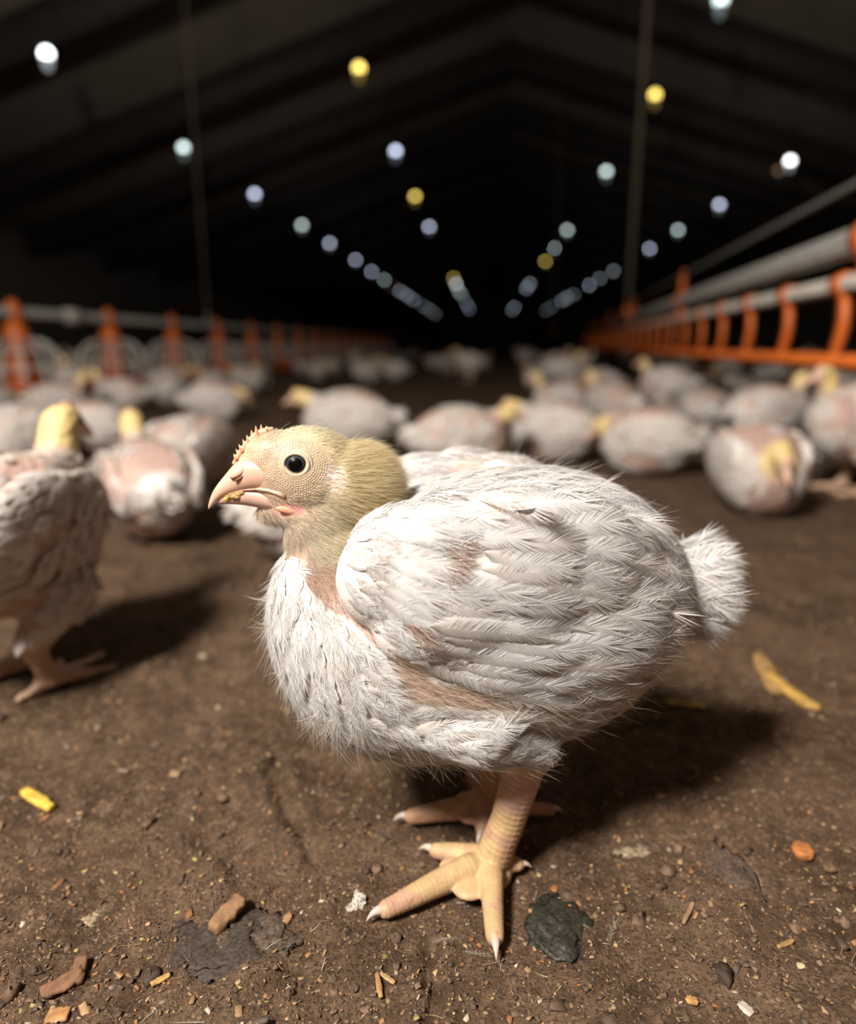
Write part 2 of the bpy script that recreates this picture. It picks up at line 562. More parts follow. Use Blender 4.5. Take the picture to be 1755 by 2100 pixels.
def feathers(P, T, Nn, L, W, bvh=None, h0=0.001, h1=0.0016, camber=0.10, curl=0.0, down=0.3, nu=6, nv=4, kind=0, bend=0.0, maxd=0.012, r=None, col=None):
    """real curved vanes; P roots, T direction, Nn normal; every array per feather"""
    r = r or rng
    n = len(P); P = np.asarray(P, float)
    T = norm(T - Nn * (T * Nn).sum(1)[:, None]); B = np.cross(Nn, T)
    one = np.ones(n); L, W, h0, h1, curl, down, bend = [np.asarray(a) * one for a in (L, W, h0, h1, curl, down, bend)]
    u = np.linspace(0, 1, nu + 1); v = np.linspace(-1, 1, nv + 1)
    U, Vv = np.meshgrid(u, v, indexing='ij'); U, Vv = U.ravel(), Vv.ravel(); m = len(U)
    wp = w_profile(U, kind)
    Q = (P[:, None] + T[:, None] * (L[:, None] * U)[..., None]
         + B[:, None] * ((W[:, None] * 0.5 * wp * Vv) + (bend * L)[:, None] * U ** 2)[..., None])
    off = h0[:, None] + h1[:, None] * U + curl[:, None] * L[:, None] * U ** 2 - camber * W[:, None] * (Vv ** 2) * 0.5
    if bvh is None:
        Q = Q + Nn[:, None] * off[..., None]
    else:
        q = Q.reshape(-1, 3); o = off.ravel(); nr = np.repeat(Nn, m, 0); out = np.empty_like(q)
        for i in range(len(q)):
            loc_, nn, _, d = bvh.find_nearest(q[i])
            if d < maxd:
                t = min(1, max(0, (maxd - d) / (maxd * 0.5)))
                a = np.array(loc_) + np.array(nn) * o[i]; b = q[i] + nr[i] * o[i]
                out[i] = a * t + b * (1 - t)
            else:
                out[i] = q[i] + nr[i] * o[i]
        Q = out.reshape(n, m, 3)
    a = (np.arange(nu)[:, None] * (nv + 1) + np.arange(nv)[None]).ravel()
    quad = np.stack([a, a + 1, a + nv + 2, a + nv + 1], 1)
    F = (np.arange(n)[:, None, None] * m + quad[None]).reshape(-1, 4)
    c = feather_col(n, r) if col is None else col
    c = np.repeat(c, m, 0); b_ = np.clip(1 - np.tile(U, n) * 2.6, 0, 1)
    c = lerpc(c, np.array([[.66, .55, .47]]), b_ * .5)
    al_ = np.tile(U - .32 * np.abs(Vv) + np.where(Vv > 0, 3.7, 0), n) + np.repeat(r.random(n) * 9, m)
    return Q.reshape(-1, 3), F, np.concatenate([c, al_[:, None]], 1)


def lerpc(a, b, t): return a * (1 - np.asarray(t)[:, None]) + b * np.asarray(t)[:, None]


def feather_col(n, r):
    c = np.tile(np.array([[.885, .86, .84]]), (n, 1)) * (1 - .07 * r.random((n, 1)) ** 2)
    return lerpc(c, np.array([[.82, .73, .60]]), .35 * r.random(n) ** 6)


def vane(P, T, Nn, L, W, bvh, h0, h1, st=34, fluff=.2, bend=0.0, droop=.2, edge=0.0, wid=.5, nu=5, nv=4, r=None, jit=.8):
    """soft feather: smooth vane with a fine fringe of barbs; returns hair_mesh style arrays"""
    r = r or rng
    c = feather_col(len(P), r)
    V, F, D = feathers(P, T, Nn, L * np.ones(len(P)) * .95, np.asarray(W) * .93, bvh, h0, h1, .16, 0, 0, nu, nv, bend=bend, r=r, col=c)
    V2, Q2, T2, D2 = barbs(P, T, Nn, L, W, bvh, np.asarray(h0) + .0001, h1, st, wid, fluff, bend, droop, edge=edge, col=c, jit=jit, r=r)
    return np.concatenate([V, V2]), np.concatenate([F, Q2 + len(V)]), T2 + len(V), np.concatenate([D, D2])


def barbs(P, T, Nn, L, W, bvh=None, h0=0.001, h1=0.0012, st=15, wid=1.0, fluff=0.25, bend=0.0, droop=0.28, maxd=0.012, kind=0, u0=0.12, col=None, jit=1.0, edge=0.0, r=None):
    """feathers as rows of separate barbs on either side of a shaft"""
    r = r or rng
    n = len(P); one = np.ones(n); L, W, h0, h1, bend = [np.asarray(a) * one for a in (L, W, h0, h1, bend)]
    T = norm(T - Nn * (T * Nn).sum(1)[:, None]); B = np.cross(Nn, T); K = 6; u = np.linspace(0, 1, K)
    C = P[:, None] + T[:, None] * (L[:, None] * u)[..., None] + B[:, None] * ((bend * L)[:, None] * u ** 2)[..., None]
    Nk = np.repeat(Nn[:, None], K, 1).copy(); off = h0[:, None] + h1[:, None] * u
    if bvh is not None:
        for i in range(n):
            for k in range(K):
                q, nn, _, d = bvh.find_nearest(C[i, k])
                if d < maxd:
                    t = min(1, (maxd - d) / (maxd * .5)); C[i, k] = np.array(q) * t + C[i, k] * (1 - t)
                    Nk[i, k] = np.array(nn) * t + Nk[i, k] * (1 - t)
    Nk = norm(Nk); C = C + Nk * off[..., None]
    Tk = norm(np.gradient(C, axis=1)); us = np.linspace(u0, 1.0, st)
    x = us * (K - 1); i0 = np.clip(x.astype(int), 0, K - 2); fr = (x - i0)[None, :, None]
    lp = lambda A: A[:, i0] * (1 - fr) + A[:, i0 + 1] * fr
    Cs, Ns, Ts = lp(C), norm(lp(Nk)), norm(lp(Tk)); Bs = norm(np.cross(Ns, Ts))
    al = np.radians(np.interp(us, [0, .6, 1], [58, 46, 8]))[None]; wp = np.maximum(w_profile(np.minimum(us, .93), kind), .25)[None]
    rnd_c = feather_col(n, r) if col is None else col
    VV, CC = [], []
    for s in (-1, 1):
        a = al + r.normal(size=(n, st)) * .07 * jit; sa, ca = np.sin(a)[..., None], np.cos(a)[..., None]
        d = Ts * ca + s * Bs * sa + Ns * (r.normal(size=(n, st, 1)) * fluff * .25 + fluff * .2)
        ln = (.5 * W[:, None] * wp / np.maximum(np.sin(al), .30) * r.uniform(.84, 1.06, (n, st)))[..., None]
        w = ((L / st)[:, None] * 1.25 * wid * np.ones((1, st)))[..., None] * .5
        wd = norm(np.cross(Ns, d) + Ns * r.normal(size=(n, st, 1)) * .25)
        m1 = Cs + d * ln * .55 - Ns * ln * droop * .22; e = Cs + d * ln - Ns * ln * droop + Ts * ln * .12
        C0 = Cs + d * ln * edge - Ns * ln * droop * edge ** 2; m1 = m1 if edge == 0 else (C0 + e) / 2
        VV.append(np.stack([C0 - wd * w, C0 + wd * w, m1 - wd * w * .75, m1 + wd * w * .75, e], 2))
        k = (us[None, :, None] * np.ones((n, 1, 1)))
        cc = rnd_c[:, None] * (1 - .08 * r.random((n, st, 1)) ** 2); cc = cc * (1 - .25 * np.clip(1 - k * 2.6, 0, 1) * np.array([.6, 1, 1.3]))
        CC.append(np.repeat(cc[:, :, None], 5, 2))
    V = np.concatenate([v.reshape(-1, 3) for v in VV]); c = np.concatenate([q.reshape(-1, 3) for q in CC])
    b = np.arange(len(V) // 5)[:, None] * 5
    return V, b + np.array([[0, 1, 3, 2]]), b + np.array([[2, 3, 4]]), np.concatenate([c, np.ones((len(c), 1))], 1)


def hairs(P, T, L, w, col, bendv=None, seg=3, curl=0.25, r=None):
    """thin tapering strands as ribbons; T start direction, bendv added along the length"""
    r = r or rng
    n = len(P); T = norm(T); one = np.ones(n); L, w = L * one, w * one
    rd = norm(r.normal(size=(n, 3))); B = norm(np.cross(T, rd))
    bendv = np.zeros((n, 3)) if bendv is None else bendv
    bd = bendv + r.normal(size=(n, 3)) * curl
    V = []
    for k in range(seg):
        u = k / seg
        c = P + (T * u + bd * 0.5 * u * u) * L[:, None]
        ww = (w * (1 - 0.75 * u))[:, None] * 0.5
        V += [c - B * ww, c + B * ww]
    V.append(P + (T + bd * 0.5) * L[:, None])
    m = 2 * seg + 1; V = np.stack(V, 1).reshape(-1, 3); b = np.arange(n)[:, None] * m
    Q = np.concatenate([b + np.array([[2 * k, 2 * k + 1, 2 * k + 3, 2 * k + 2]]) for k in range(seg - 1)])
    Tt = b + np.array([[2 * seg - 2, 2 * seg - 1, 2 * seg]])
    return V, Q, Tt, np.concatenate([np.repeat(col, m, 0), np.ones((n * m, 1))], 1)


def hair_mesh(name, parts):
    V, Q, T, Cc, n = [], [], [], [], 0
    for v, q, t, c in parts: V.append(v); Q.append(q + n); T.append(t + n); Cc.append(c); n += len(v)
    me = mesh_np(name, np.concatenate(V), [np.concatenate(Q), np.concatenate(T)]); pcol(me, 'hcol', np.concatenate(Cc))
    return me


# ------------------------------------------------------------------ the standing chicken in front
HP0 = np.array([0.0067, 0.2965, 0.0]); HA = math.radians(194)
HF = np.array([math.cos(HA), math.sin(HA), 0]); HL = np.array([-math.sin(HA), math.cos(HA), 0])


def w2l(P):
    P = np.asarray(P, float) - HP0
    return np.stack([P @ HF, P @ HL, P[..., 2]], -1)


def l2w(P):
    P = np.asarray(P, float)
    return HP0 + P[..., :1] * HF + P[..., 1:2] * HL + P[..., 2:3] * np.array([0, 0, 1.0])


CAM_L = w2l(C_POS)


def loc(px, py, y):
    """local point on the plane y (metres, + towards the near side) seen at this photo pixel"""
    r = ray(px, py); rl = np.array([r @ HF, r @ HL, r[2]])
    return CAM_L + rl * (y - CAM_L[1]) / rl[1]


def gl(px, py, z): return w2l(ground(px, py, z))


def lpix(P):
    P = np.array(P, float); P[..., 1] = np.abs(P[..., 1]); return pixel(l2w(P))


mm = 0.001
BARE = [(628, 1126), (700, 1135), (702, 1190), (735, 1250), (800, 1330), (880, 1390), (1000, 1425), (1130, 1440), (1130, 1466), (1000, 1462), (900, 1450), (828, 1432), (800, 1365), (728, 1278), (655, 1236), (622, 1190)]


def loft_x(secs, n=40, sm=5):
    S = np.array(secs, float) * mm
    t = np.linspace(0, 1, len(S)); tt = np.linspace(0, 1, (len(S) - 1) * sm + 1)
    from_ = [np.interp(tt, t, S[:, j]) for j in range(S.shape[1])]
    k = np.ones(5) / 5
    def smth(a):
        p = np.pad(a, 2, mode='edge'); b = np.convolve(p, k, 'valid'); b[0], b[-1] = a[0], a[-1]; return b
    x, top, bot, hy, zw = [smth(a) for a in from_]
    th = np.arange(n) * 2 * np.pi / n; R = []
    for i in range(len(x)):
        c, s_ = np.cos(th), np.sin(th)
        ysh = np.sign(c) * np.abs(c) ** 0.9 * hy[i]
        z = np.where(s_ >= 0, zw[i] + s_ * (top[i] - zw[i]), zw[i] + s_ * (zw[i] - bot[i]))
        R.append(np.stack([np.full(n, x[i]), ysh, z], 1))
    return np.array(R)[::-1]


def ripple_tube(mb, pts, rad, amp=0.00022, pitch=0.0021, step=0.00045, n=18, flat=1.0):
    pts = np.asarray(pts, float); rad = np.asarray(rad, float)
    # catmull-like resample
    d = np.r_[0, np.cumsum(np.linalg.norm(np.diff(pts, axis=0), axis=1))]
    s = np.arange(0, d[-1], step)
    P = np.stack([np.interp(s, d, pts[:, i]) for i in range(3)], 1); R = np.interp(s, d, rad)
    w = max(3, int(0.004 / step)) | 1; ker = np.hanning(w + 2)[1:-1]; ker /= ker.sum()
    for i in range(3):
        q = np.pad(P[:, i], w // 2, mode='reflect', reflect_type='odd'); P[:, i] = np.convolve(q, ker, 'valid')
    ph = (s / pitch) % 1.0
    R = R + amp * (np.sin(np.pi * ph) ** 0.5 - 0.6)
    end = np.clip((d[-1] - s) / (rad[-1] * 1.1), 0, 1); R = R * np.sqrt(np.clip(1 - (1 - end) ** 2, 0.02, 1))
    return mb.tube(P, R, n)


hero = empty('white_chicken', tuple(HP0), HA)
tag(hero, 'large sharp white chicken standing in profile in front of the flock', 'chicken')

# --- body, neck, head, thighs: one surface
hb = MB()
#        x    top  bot  halfw  zwide
hb.rings(loft_x([(101, 134, 112, 8, 124), (97, 147, 99, 21, 123), (89, 156, 83, 33, 120), (76, 158, 70, 42, 117), (60, 165, 61, 48, 117),
                 (38, 177, 56, 52, 119), (12, 184, 57, 54, 124), (-16, 186, 60, 54, 128), (-40, 183, 66, 51, 132), (-58, 175, 78, 44, 132),
                 (-72, 163, 93, 34, 131), (-81, 151, 107, 24, 130), (-86, 140, 118, 12, 130)]))
hb.ell((83 * mm, 0, 188 * mm), (22.5 * mm, 14.0 * mm, 19.5 * mm))
hb.ell((66 * mm, 0, 181 * mm), (19 * mm, 14.5 * mm, 20 * mm))
hb.ell((97.0 * mm, 0, 187.5 * mm), (13.5 * mm, 7.8 * mm, 9.5 * mm))
hb.ell((95 * mm, 0, 194 * mm), (12.5 * mm, 9.5 * mm, 12.0 * mm))
hb.ell(loc(534, 925, 0), (6.5 * mm, 6.0 * mm, 6.5 * mm)); hb.ell(loc(518, 955, 0), (6.5 * mm, 5.5 * mm, 6.5 * mm))
hb.ell((86 * mm, 0, 175 * mm), (13 * mm, 11.5 * mm, 11.0 * mm))
hb.ell((95 * mm, 0, 172 * mm), (10 * mm, 6.0 * mm, 5.0 * mm))
hb.ell((78 * mm, 0, 166 * mm), (16 * mm, 14.5 * mm, 18 * mm))
hb.ell((74 * mm, 0, 152 * mm), (19 * mm, 19 * mm, 20 * mm))
hb.ell((-86 * mm, 0, 129 * mm), (12 * mm, 13 * mm, 17 * mm))
for s in (1, -1):
    y = lambda v: v * s
    a, b, c = loc(840, 1462, .036), loc(980, 1492, .041), loc(1085, 1522, .033)
    pts = [a, b, c]
    P = np.array([[p[0], p[1] * s, p[2]] for p in pts])
    hb.tube(P, np.array([12, 14.5, 11]) * mm, 20)
    for p, r_ in zip(P, (12, 14.5, 11)): hb.ell(p, (r_ * mm,) * 3)
body_me = remesh(hb, 0.0013, smooth=7)

# --- legs and feet, finer
lg = MB(); claws = []
near_dx = None
for s in (1, -1):
    if s == 1:
        hock = loc(1083, 1545, .029); mid = loc(1042, 1680, .026); foot = loc(1003, 1778, .0245)
        tips = [gl(775, 1872, .0042), gl(880, 1742, .004), gl(1016, 1938, .004)]; hall = gl(1075, 1775, .004)
    else:
        hock = loc(1083, 1545, .029) * [1, -1, 1]; foot = gl(1008, 1640, .011); mid = (hock * .45 + foot * .55) + np.array([-.003, 0, 0])
        tips = [gl(828, 1676, .0042), gl(962, 1588, .004), gl(985, 1712, .004)]; hall = gl(1140, 1662, .004)
    lg.ell(hock, (.0115, .0105, .0115))
    ripple_tube(lg, [hock + [0, 0, .006], hock * .75 + mid * .25, mid, mid * .35 + foot * .65, foot], [.0108, .0088, .0078, .0082, .0096], amp=.0006, pitch=.0030)
    lg.ell(foot + [0.0015, 0, -.002], (.0125, .0115, .0088))
    for j, (tp, r0, r1) in enumerate(zip(tips + [hall], (.0060, .0052, .0054, .0042), (.0037, .0034, .0036, .0028))):
        st = foot * .8 + tp * .2; st[2] = .0075
        m1 = foot * .45 + tp * .55; m1[2] = .0064 if j < 3 else .0055
        m2 = foot * .15 + tp * .85; m2[2] = .0046
        ripple_tube(lg, [foot, st, m1, m2, tp], [r0 * 1.25, r0 * 1.1, r0 * .88, r1 * 1.12, r1], amp=.00042, pitch=.0021, n=16)
        dirv = norm((tp - m2) * [1, 1, 0]); claws.append((tp, dirv, r1, s, j))
    for a_, b_ in ((0, 1), (0, 2)):      # webs between the toes
        wv = foot * .6 + (tips[a_] + tips[b_]) * .2; wv[2] = .006
        lg.ell(wv, (.008, .008, .003))
leg_me = remesh(lg, 0.00062, smooth=2)

# join body and legs into one mesh
Vb, Nb = mesh_arrays(body_me); Vl, Nl = mesh_arrays(leg_me)
# colours of the skin by region (what the skin itself is)

def skin_col(V):
    n1 = fbm(V * 90, 3, 2); c = np.tile(np.array([0.56, 0.37, 0.32]), (len(V), 1))
    c = lerpc(c, np.array([0.40, 0.25, 0.22])[None], sstep(n1, -.1, .5) * 0.7)
    hp = lpix(V)
    headw = sstep(V[:, 2], .150, .172) * sstep(V[:, 0], .04, .058)
    hair = np.array([0.84, 0.70, 0.44])[None]; c = lerpc(c, hair, headw)
    # bare peach face and cere in front of the eye
    dface = sstep(hp[:, 0], 640, 530) * headw
    c = lerpc(c, np.array([0.50, 0.32, 0.215])[None], dface * .9)
    dc = np.hypot((hp[:, 0] - 500) / 60, (hp[:, 1] - 945) / 60)
    c = lerpc(c, np.array([0.74, 0.43, 0.28])[None], sstep(dc, 1.3, .5) * headw)
    low = sstep(hp[:, 1], 985, 1060) * headw
    c = lerpc(c, np.array([0.52, 0.37, 0.29])[None], low * .8)
    de = np.hypot((hp[:, 0] - 607) / 85, (hp[:, 1] - 955) / 75); c = lerpc(c, np.array([0.47, 0.34, 0.23])[None], sstep(de, 1.15, .7) * headw * .85)
    for (cx, cy, rx, ry, col, k) in ((688, 985, 26, 40, (0.70, 0.56, 0.52), 1), (592, 1046, 38, 14, (0.70, 0.34, 0.30), 1),
                                     (665, 1060, 26, 40, (0.64, 0.36, 0.30), .6), (672, 1180, 60, 55, (0.60, 0.33, 0.28), .8)):
        d = np.hypot((hp[:, 0] - cx) / rx, (hp[:, 1] - cy) / ry)
        c = lerpc(c, np.array(col)[None], sstep(d, 1.25, .6) * k)
    white = ~inpoly(hp, BARE) & (headw < .2) & (V[:, 2] < .19) & ~((V[:, 2] > .152) & (V[:, 0] > .066) & (np.abs(V[:, 1]) < .024))
    c = np.where(white[:, None], np.array([[.80, .745, .69]]), c)
    return c


def leg_col(V):
    c = np.tile(np.array([0.53, 0.355, 0.175]), (len(V), 1))
    n1 = fbm(V * 120, 3, 9); c = lerpc(c, np.array([0.47, 0.27, 0.17])[None], sstep(n1, -.05, .45))
    c = lerpc(c, np.array([0.56, 0.32, 0.22])[None], sstep(V[:, 2], .010, .004) * .35)
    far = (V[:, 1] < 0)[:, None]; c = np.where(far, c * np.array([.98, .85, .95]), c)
    c = lerpc(c, np.array([0.58, 0.36, 0.28])[None], sstep(V[:, 2], .034, .046))
    d = fbm(V * 500, 2, 31); c = lerpc(c, np.array([0.30, 0.16, 0.08])[None], sstep(d, .42, .6) * sstep(V[:, 2], .012, .003))
    return c


Qb = np.empty(len(body_me.polygons) * 4, np.int32); body_me.polygons.foreach_get('vertices', Qb)
Ql = np.empty(len(leg_me.polygons) * 4, np.int32); leg_me.polygons.foreach_get('vertices', Ql)
full = mesh_np('chicken_body', np.concatenate([Vb, Vl]), np.concatenate([Qb.reshape(-1, 4), Ql.reshape(-1, 4) + len(Vb)]))
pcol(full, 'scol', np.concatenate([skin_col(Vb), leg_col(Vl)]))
hbody = obj('body', full, M['skin'], hero)
bvh_body = bvh_of(body_me)


def hit(px, py, tree):
    r = ray(px, py); d = norm(np.array([r @ HF, r @ HL, r[2]]))
    q = tree.ray_cast(Vector(CAM_L), Vector(d))
    return (None, None) if q[0] is None else (np.array(q[0]), np.array(q[1]))


# --- claws
for tp, dv, r1, s, j in claws:
    k = np.linspace(0, 1, 8)[:, None]; ln = .0078 if j < 3 else .006
    pts = tp + dv * (k * ln - .0022) + np.array([0, 0, 1.0]) * (.0014 * np.sin(k * 2.4) - .0034 * k ** 2 + .0006)
    MB().tube(pts, r1 * .62 * (1 - k[:, 0] ** 1.4 * .93), 10).build('claw', M['claw'], hero)

# --- wings: padded arm surface on each side, feathers laid on it
LEAD = [(985, 800), (1030, 748), (1080, 716), (1150, 701), (1200, 712), (1260, 745), (1300, 790), (1340, 838), (1372, 880), (1400, 960), (1412, 1040)]
wa = MB()
for (px, py, y, rx, rz, ry) in ((838, 1128, .039, 24, 17, 11), (790, 1185, .043, 19, 21, 11), (930, 1128, .043, 28, 22, 13), (930, 1220, .047, 32, 28, 12), (860, 1290, .048, 18, 15, 9),
                                (1040, 1180, .046, 34, 34, 13), (1140, 1175, .043, 32, 33, 12), (1040, 1320, .048, 34, 16, 8), (1220, 1190, .038, 26, 30, 11),
                                (1150, 1300, .043, 28, 20, 9), (940, 1360, .048, 18, 9, 6), (1010, 1378, .0485, 30, 8, 6), (1110, 1375, .046, 28, 9, 6)):
    c = loc(px, py, y); wa.ell(c, (rx * mm, ry * mm, rz * mm))
wing_me = remesh(wa, 0.0016, smooth=12)
Vw, Nw = mesh_arrays(wing_me)
hw_ = lpix(Vw); dp_ = np.full(len(Vw), 9.0)
for cx_, cy_, rx_, ry_ in ((1055, 1052, 75, 42), (925, 1148, 48, 66), (855, 1290, 46, 36)): dp_ = np.minimum(dp_, np.hypot((hw_[:, 0] - cx_) / rx_, (hw_[:, 1] - cy_) / ry_))
wcol = np.tile(np.array([0.80, 0.745, 0.69]), (len(Vw), 1)); wcol = lerpc(wcol, np.array([0.68, 0.49, 0.42])[None], sstep(dp_, 1.2, .7)); wcol = lerpc(wcol, np.array([0.60, 0.40, 0.33])[None], sstep(fbm(Vw * 100, 3, 4), 0, .5) * sstep(dp_, 1.2, .8))
pcol(wing_me, 'scol', wcol)
wm2 = wing_me.copy()
co = Vw.copy(); co[:, 1] *= -1; wm2.vertices.foreach_set('co', co.astype(np.float32).ravel()); wm2.flip_normals(); wm2.update()
bvh_near = bvh_of(body_me, wing_me, wm2)
wings = {1: obj('wing', wing_me, M['skin'], hero), -1: obj('wing', wm2, M['skin'], hero)}

ly, lx = np.array(LEAD)[:, 0], np.array(LEAD)[:, 1]
PATCH = [[(1000, 1036), (1040, 1028), (1105, 1056), (1108, 1078), (1050, 1064)], [(908, 1108), (955, 1098), (942, 1140), (916, 1192), (894, 1198)],
         [(822, 1266), (862, 1272), (882, 1310), (850, 1318)]]
wf = []   # (px, py, dirx, diry, L, W, h0, h1, kind, down)
rw = np.random.default_rng(21)
rows = [(66, 104, 66, 15, .3), (128, 120, 78, 13, .2), (200, 138, 90, 12, .15), (285, 152, 100, 11, .12), (375, 162, 104, 10, .12), (462, 160, 104, 9, .12), (535, 128, 92, 8, .2)]
for k, (off, Lp, Wp, cnt, dn) in enumerate(rows):
    for t in np.linspace(0, 1, cnt):
        y0 = 1000 + 9 * k + t * (385 - 12 * k)
        x0 = np.interp(y0, ly, lx) + off + rw.normal() * 8
        if k >= 1: x0 = max(x0 - max(0, (y0 - 1290)) * .25, np.interp(y0, ly, lx) + off * .6)
        ang = np.interp(t, [0, .35, .7, 1], [6, 14, 14, 6]) + rw.normal() * 5 + (8 if k < 1 else 0)
        wf.append((x0, y0, math.cos(math.radians(ang)), math.sin(math.radians(ang)), Lp * rw.uniform(.9, 1.12), Wp * rw.uniform(.9, 1.1),
                   .0009 + (6 - k) * .00022, .0009, 0, dn))
for j, (x0, y0, x1, y1, wd_) in enumerate([(1120, 1235, 1325, 1255, 100), (1090, 1285, 1300, 1305, 100), (1040, 1335, 1250, 1365, 84), (842, 1352, 1172, 1408, 62), (870, 1346, 1190, 1380, 62),
                                            (850, 1318, 1120, 1345, 58), (905, 1300, 1165, 1322, 66), (880, 1275, 1100, 1298, 60)]):     # flight feathers along the lower edge
    d_ = math.hypot(x1 - x0, y1 - y0)
    wf.append((x0, y0, (x1 - x0) / d_, (y1 - y0) / d_, d_, wd_, .0012 + .0004 * (j if j < 3 else j - 1), .0008, 1, .05))


def hero_feather(spec, i):
    px, py, dx, dy, Lp, Wp, h0, h1, kind, dn = spec
    for poly in PATCH:
        if any(inpoly(np.array([px + dx * Lp * f_, py + dy * Lp * f_]), poly) for f_ in (.15, .35, .55, .75)): return
    p, n = hit(px, py, bvh_near)
    if p is None: return
    q, _ = hit(px + dx * 30, py + dy * 30, bvh_near)
    if q is None: return
    if p[1] < .010 or (p[0] > .045 and abs(p[1]) < .024) or np.linalg.norm(q - p) > .014: return
    sc = np.linalg.norm(p - CAM_L) / FPX * .98
    T = (q - p)
    bd = -.06 if kind else rw.normal() * .04
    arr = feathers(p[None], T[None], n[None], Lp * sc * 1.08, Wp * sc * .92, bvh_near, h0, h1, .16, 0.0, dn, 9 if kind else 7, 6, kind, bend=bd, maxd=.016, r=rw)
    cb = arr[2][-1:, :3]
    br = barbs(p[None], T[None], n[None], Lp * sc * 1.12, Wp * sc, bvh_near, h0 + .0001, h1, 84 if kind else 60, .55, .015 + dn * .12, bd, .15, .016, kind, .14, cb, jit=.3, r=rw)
    for s in (1, -1):
        V, F, D = arr; V2, Q2, T2, D2 = br; k0 = len(V)
        V = np.concatenate([V, V2]); F = np.concatenate([F, Q2 + k0]); T2 = T2 + k0
        if s < 0: V = V * [1, -1, 1]; F = F[:, ::-1]; T2 = T2[:, ::-1]
        me = mesh_np('feather', V, [F, T2]); pcol(me, 'hcol', np.concatenate([D, D2]))
        obj('feather', me, M['wing_feather'], wings[s])


for i, sp_ in enumerate(wf): hero_feather(sp_, i)

# --- contour plumage of breast, back, flank, thigh, tail
HEADP = [(380, 800), (840, 800), (840, 960), (806, 1010), (776, 1062), (748, 1096), (722, 1150), (662, 1162), (640, 1114), (585, 1124), (560, 1118), (380, 1080)]
WINGP = [(800, 985), (748, 1030), (716, 1080), (715, 1150), (730, 1200), (760, 1255), (810, 1300), (860, 1345), (960, 1390), (1100, 1400), (1180, 1380), (1240, 1300), (1270, 1200), (1260, 1120), (1210, 1040), (1150, 1005), (950, 985)]


def flow(P):
    """direction plumage grows: back from the beak, down the breast, back along the flanks"""
    V = np.tile(np.array([-1.0, 0, -.12]), (len(P), 1))
    fr = sstep(P[:, 0], .045, .085) * sstep(P[:, 2], .165, .14)
    V = lerpc(V, np.array([-.22, 0, -1.0])[None], fr)
    lowb = sstep(P[:, 2], .09, .06) * sstep(P[:, 0], .02, .07); V = lerpc(V, np.array([-.9, 0, -.45])[None], lowb)
    back = sstep(P[:, 0], -.05, -.09); V = lerpc(V, np.array([-.75, 0, -.65])[None], back * .7)
    V[:, 1] += .25 * np.sign(P[:, 1]) * fr
    return V


P, Nn = sample_surface(body_me, 16000)
hp = lpix(P)
head = inpoly(hp, HEADP) & (P[:, 2] > .138) & (np.abs(P[:, 1]) < .026) & (P[:, 0] > .040)
neckbare = inpoly(hp, BARE)
under = (Nn[:, 2] < -.72) & (P[:, 0] < .05)
wingc = inpoly(hp, WINGP) & (Nn[:, 2] < .85)
bvh_w = bvh_of(wing_me, wm2); cov = np.zeros(len(P), bool)
for i in range(len(P)):
    q_ = bvh_w.ray_cast(Vector(P[i] + Nn[i] * .0005), Vector(Nn[i]), .03)
    cov[i] = q_[0] is not None
ok = ~head & ~neckbare & ~under & ~wingc & ~cov
P, Nn, hp = P[ok], Nn[ok], hp[ok]
for wm_, sg in ((wing_me, 1), (wm2, -1)):      # shoulder edge and top of each wing
    P2, N2 = sample_surface(wm_, 6500); h2 = lpix(P2)
    lead = np.interp(h2[:, 1], ly, lx); o2 = ((h2[:, 0] < lead + 105) | (h2[:, 1] < 1015)) & (h2[:, 1] < 1330)
    for g in PATCH: o2 &= ~inpoly(h2, g)
    P, Nn, hp = np.concatenate([P, P2[o2]]), np.concatenate([Nn, N2[o2]]), np.concatenate([hp, h2[o2]])
# thin to an even spread
keep = []; grid = {}
for i in range(len(P)):
    dmin = .0034 if P[i, 0] > .03 or P[i, 2] < .09 else .0048
    key_ = tuple((P[i] / .0065).astype(int)); good = True
    for a in (-1, 0, 1):
        for b in (-1, 0, 1):
            for c in (-1, 0, 1):
                for j in grid.get((key_[0] + a, key_[1] + b, key_[2] + c), ()):
                    if np.sum((P[i] - P[j]) ** 2) < dmin ** 2: good = False; break
                if not good: break
            if not good: break
        if not good: break
    if good: keep.append(i); grid.setdefault(key_, []).append(i)
P, Nn, hp = P[keep], Nn[keep], hp[keep]
rf = np.random.default_rng(5)
small = (P[:, 0] > .03) | (P[:, 2] < .09); rear = P[:, 0] < -.055
upper = (P[:, 2] > .150) & (P[:, 0] < .06); small = small & ~upper
L = np.where(small, .0125, .0215) * rf.uniform(.8, 1.2, len(P)); W = np.where(small, .0074, .0125) * rf.uniform(.85, 1.2, len(P))
dn = np.where(small, .5, .3) + np.where(rear, .4, 0); dn = np.clip(dn, 0, .95)
T = flow(P) + rf.normal(size=P.shape) * np.where(small, .26, .15)[:, None]
h1 = np.where(small, .0009, .0008) * rf.uniform(.6, 1.7, len(P))
tipx = lpix(P + norm(T - Nn * (T * Nn).sum(1)[:, None]) * (L * .62)[:, None]); midx = lpix(P + norm(T - Nn * (T * Nn).sum(1)[:, None]) * (L * .3)[:, None])
kp = ~inpoly(tipx, BARE) & ~inpoly(midx, BARE)
for g in PATCH: kp &= ~inpoly(tipx, g) & ~inpoly(midx, g)
P, Nn, T, L, W, dn, h1 = [a[kp] for a in (P, Nn, T, L, W, dn, h1)]
print('contour feathers', len(P))
parts = [vane(P, T, Nn, L, W, bvh_near, .0005 + rf.random(len(P)) * .0008, h1, 34, .24, rf.normal(size=len(P)) * .10, .17, 0, .5, 4, 2, r=rf)]
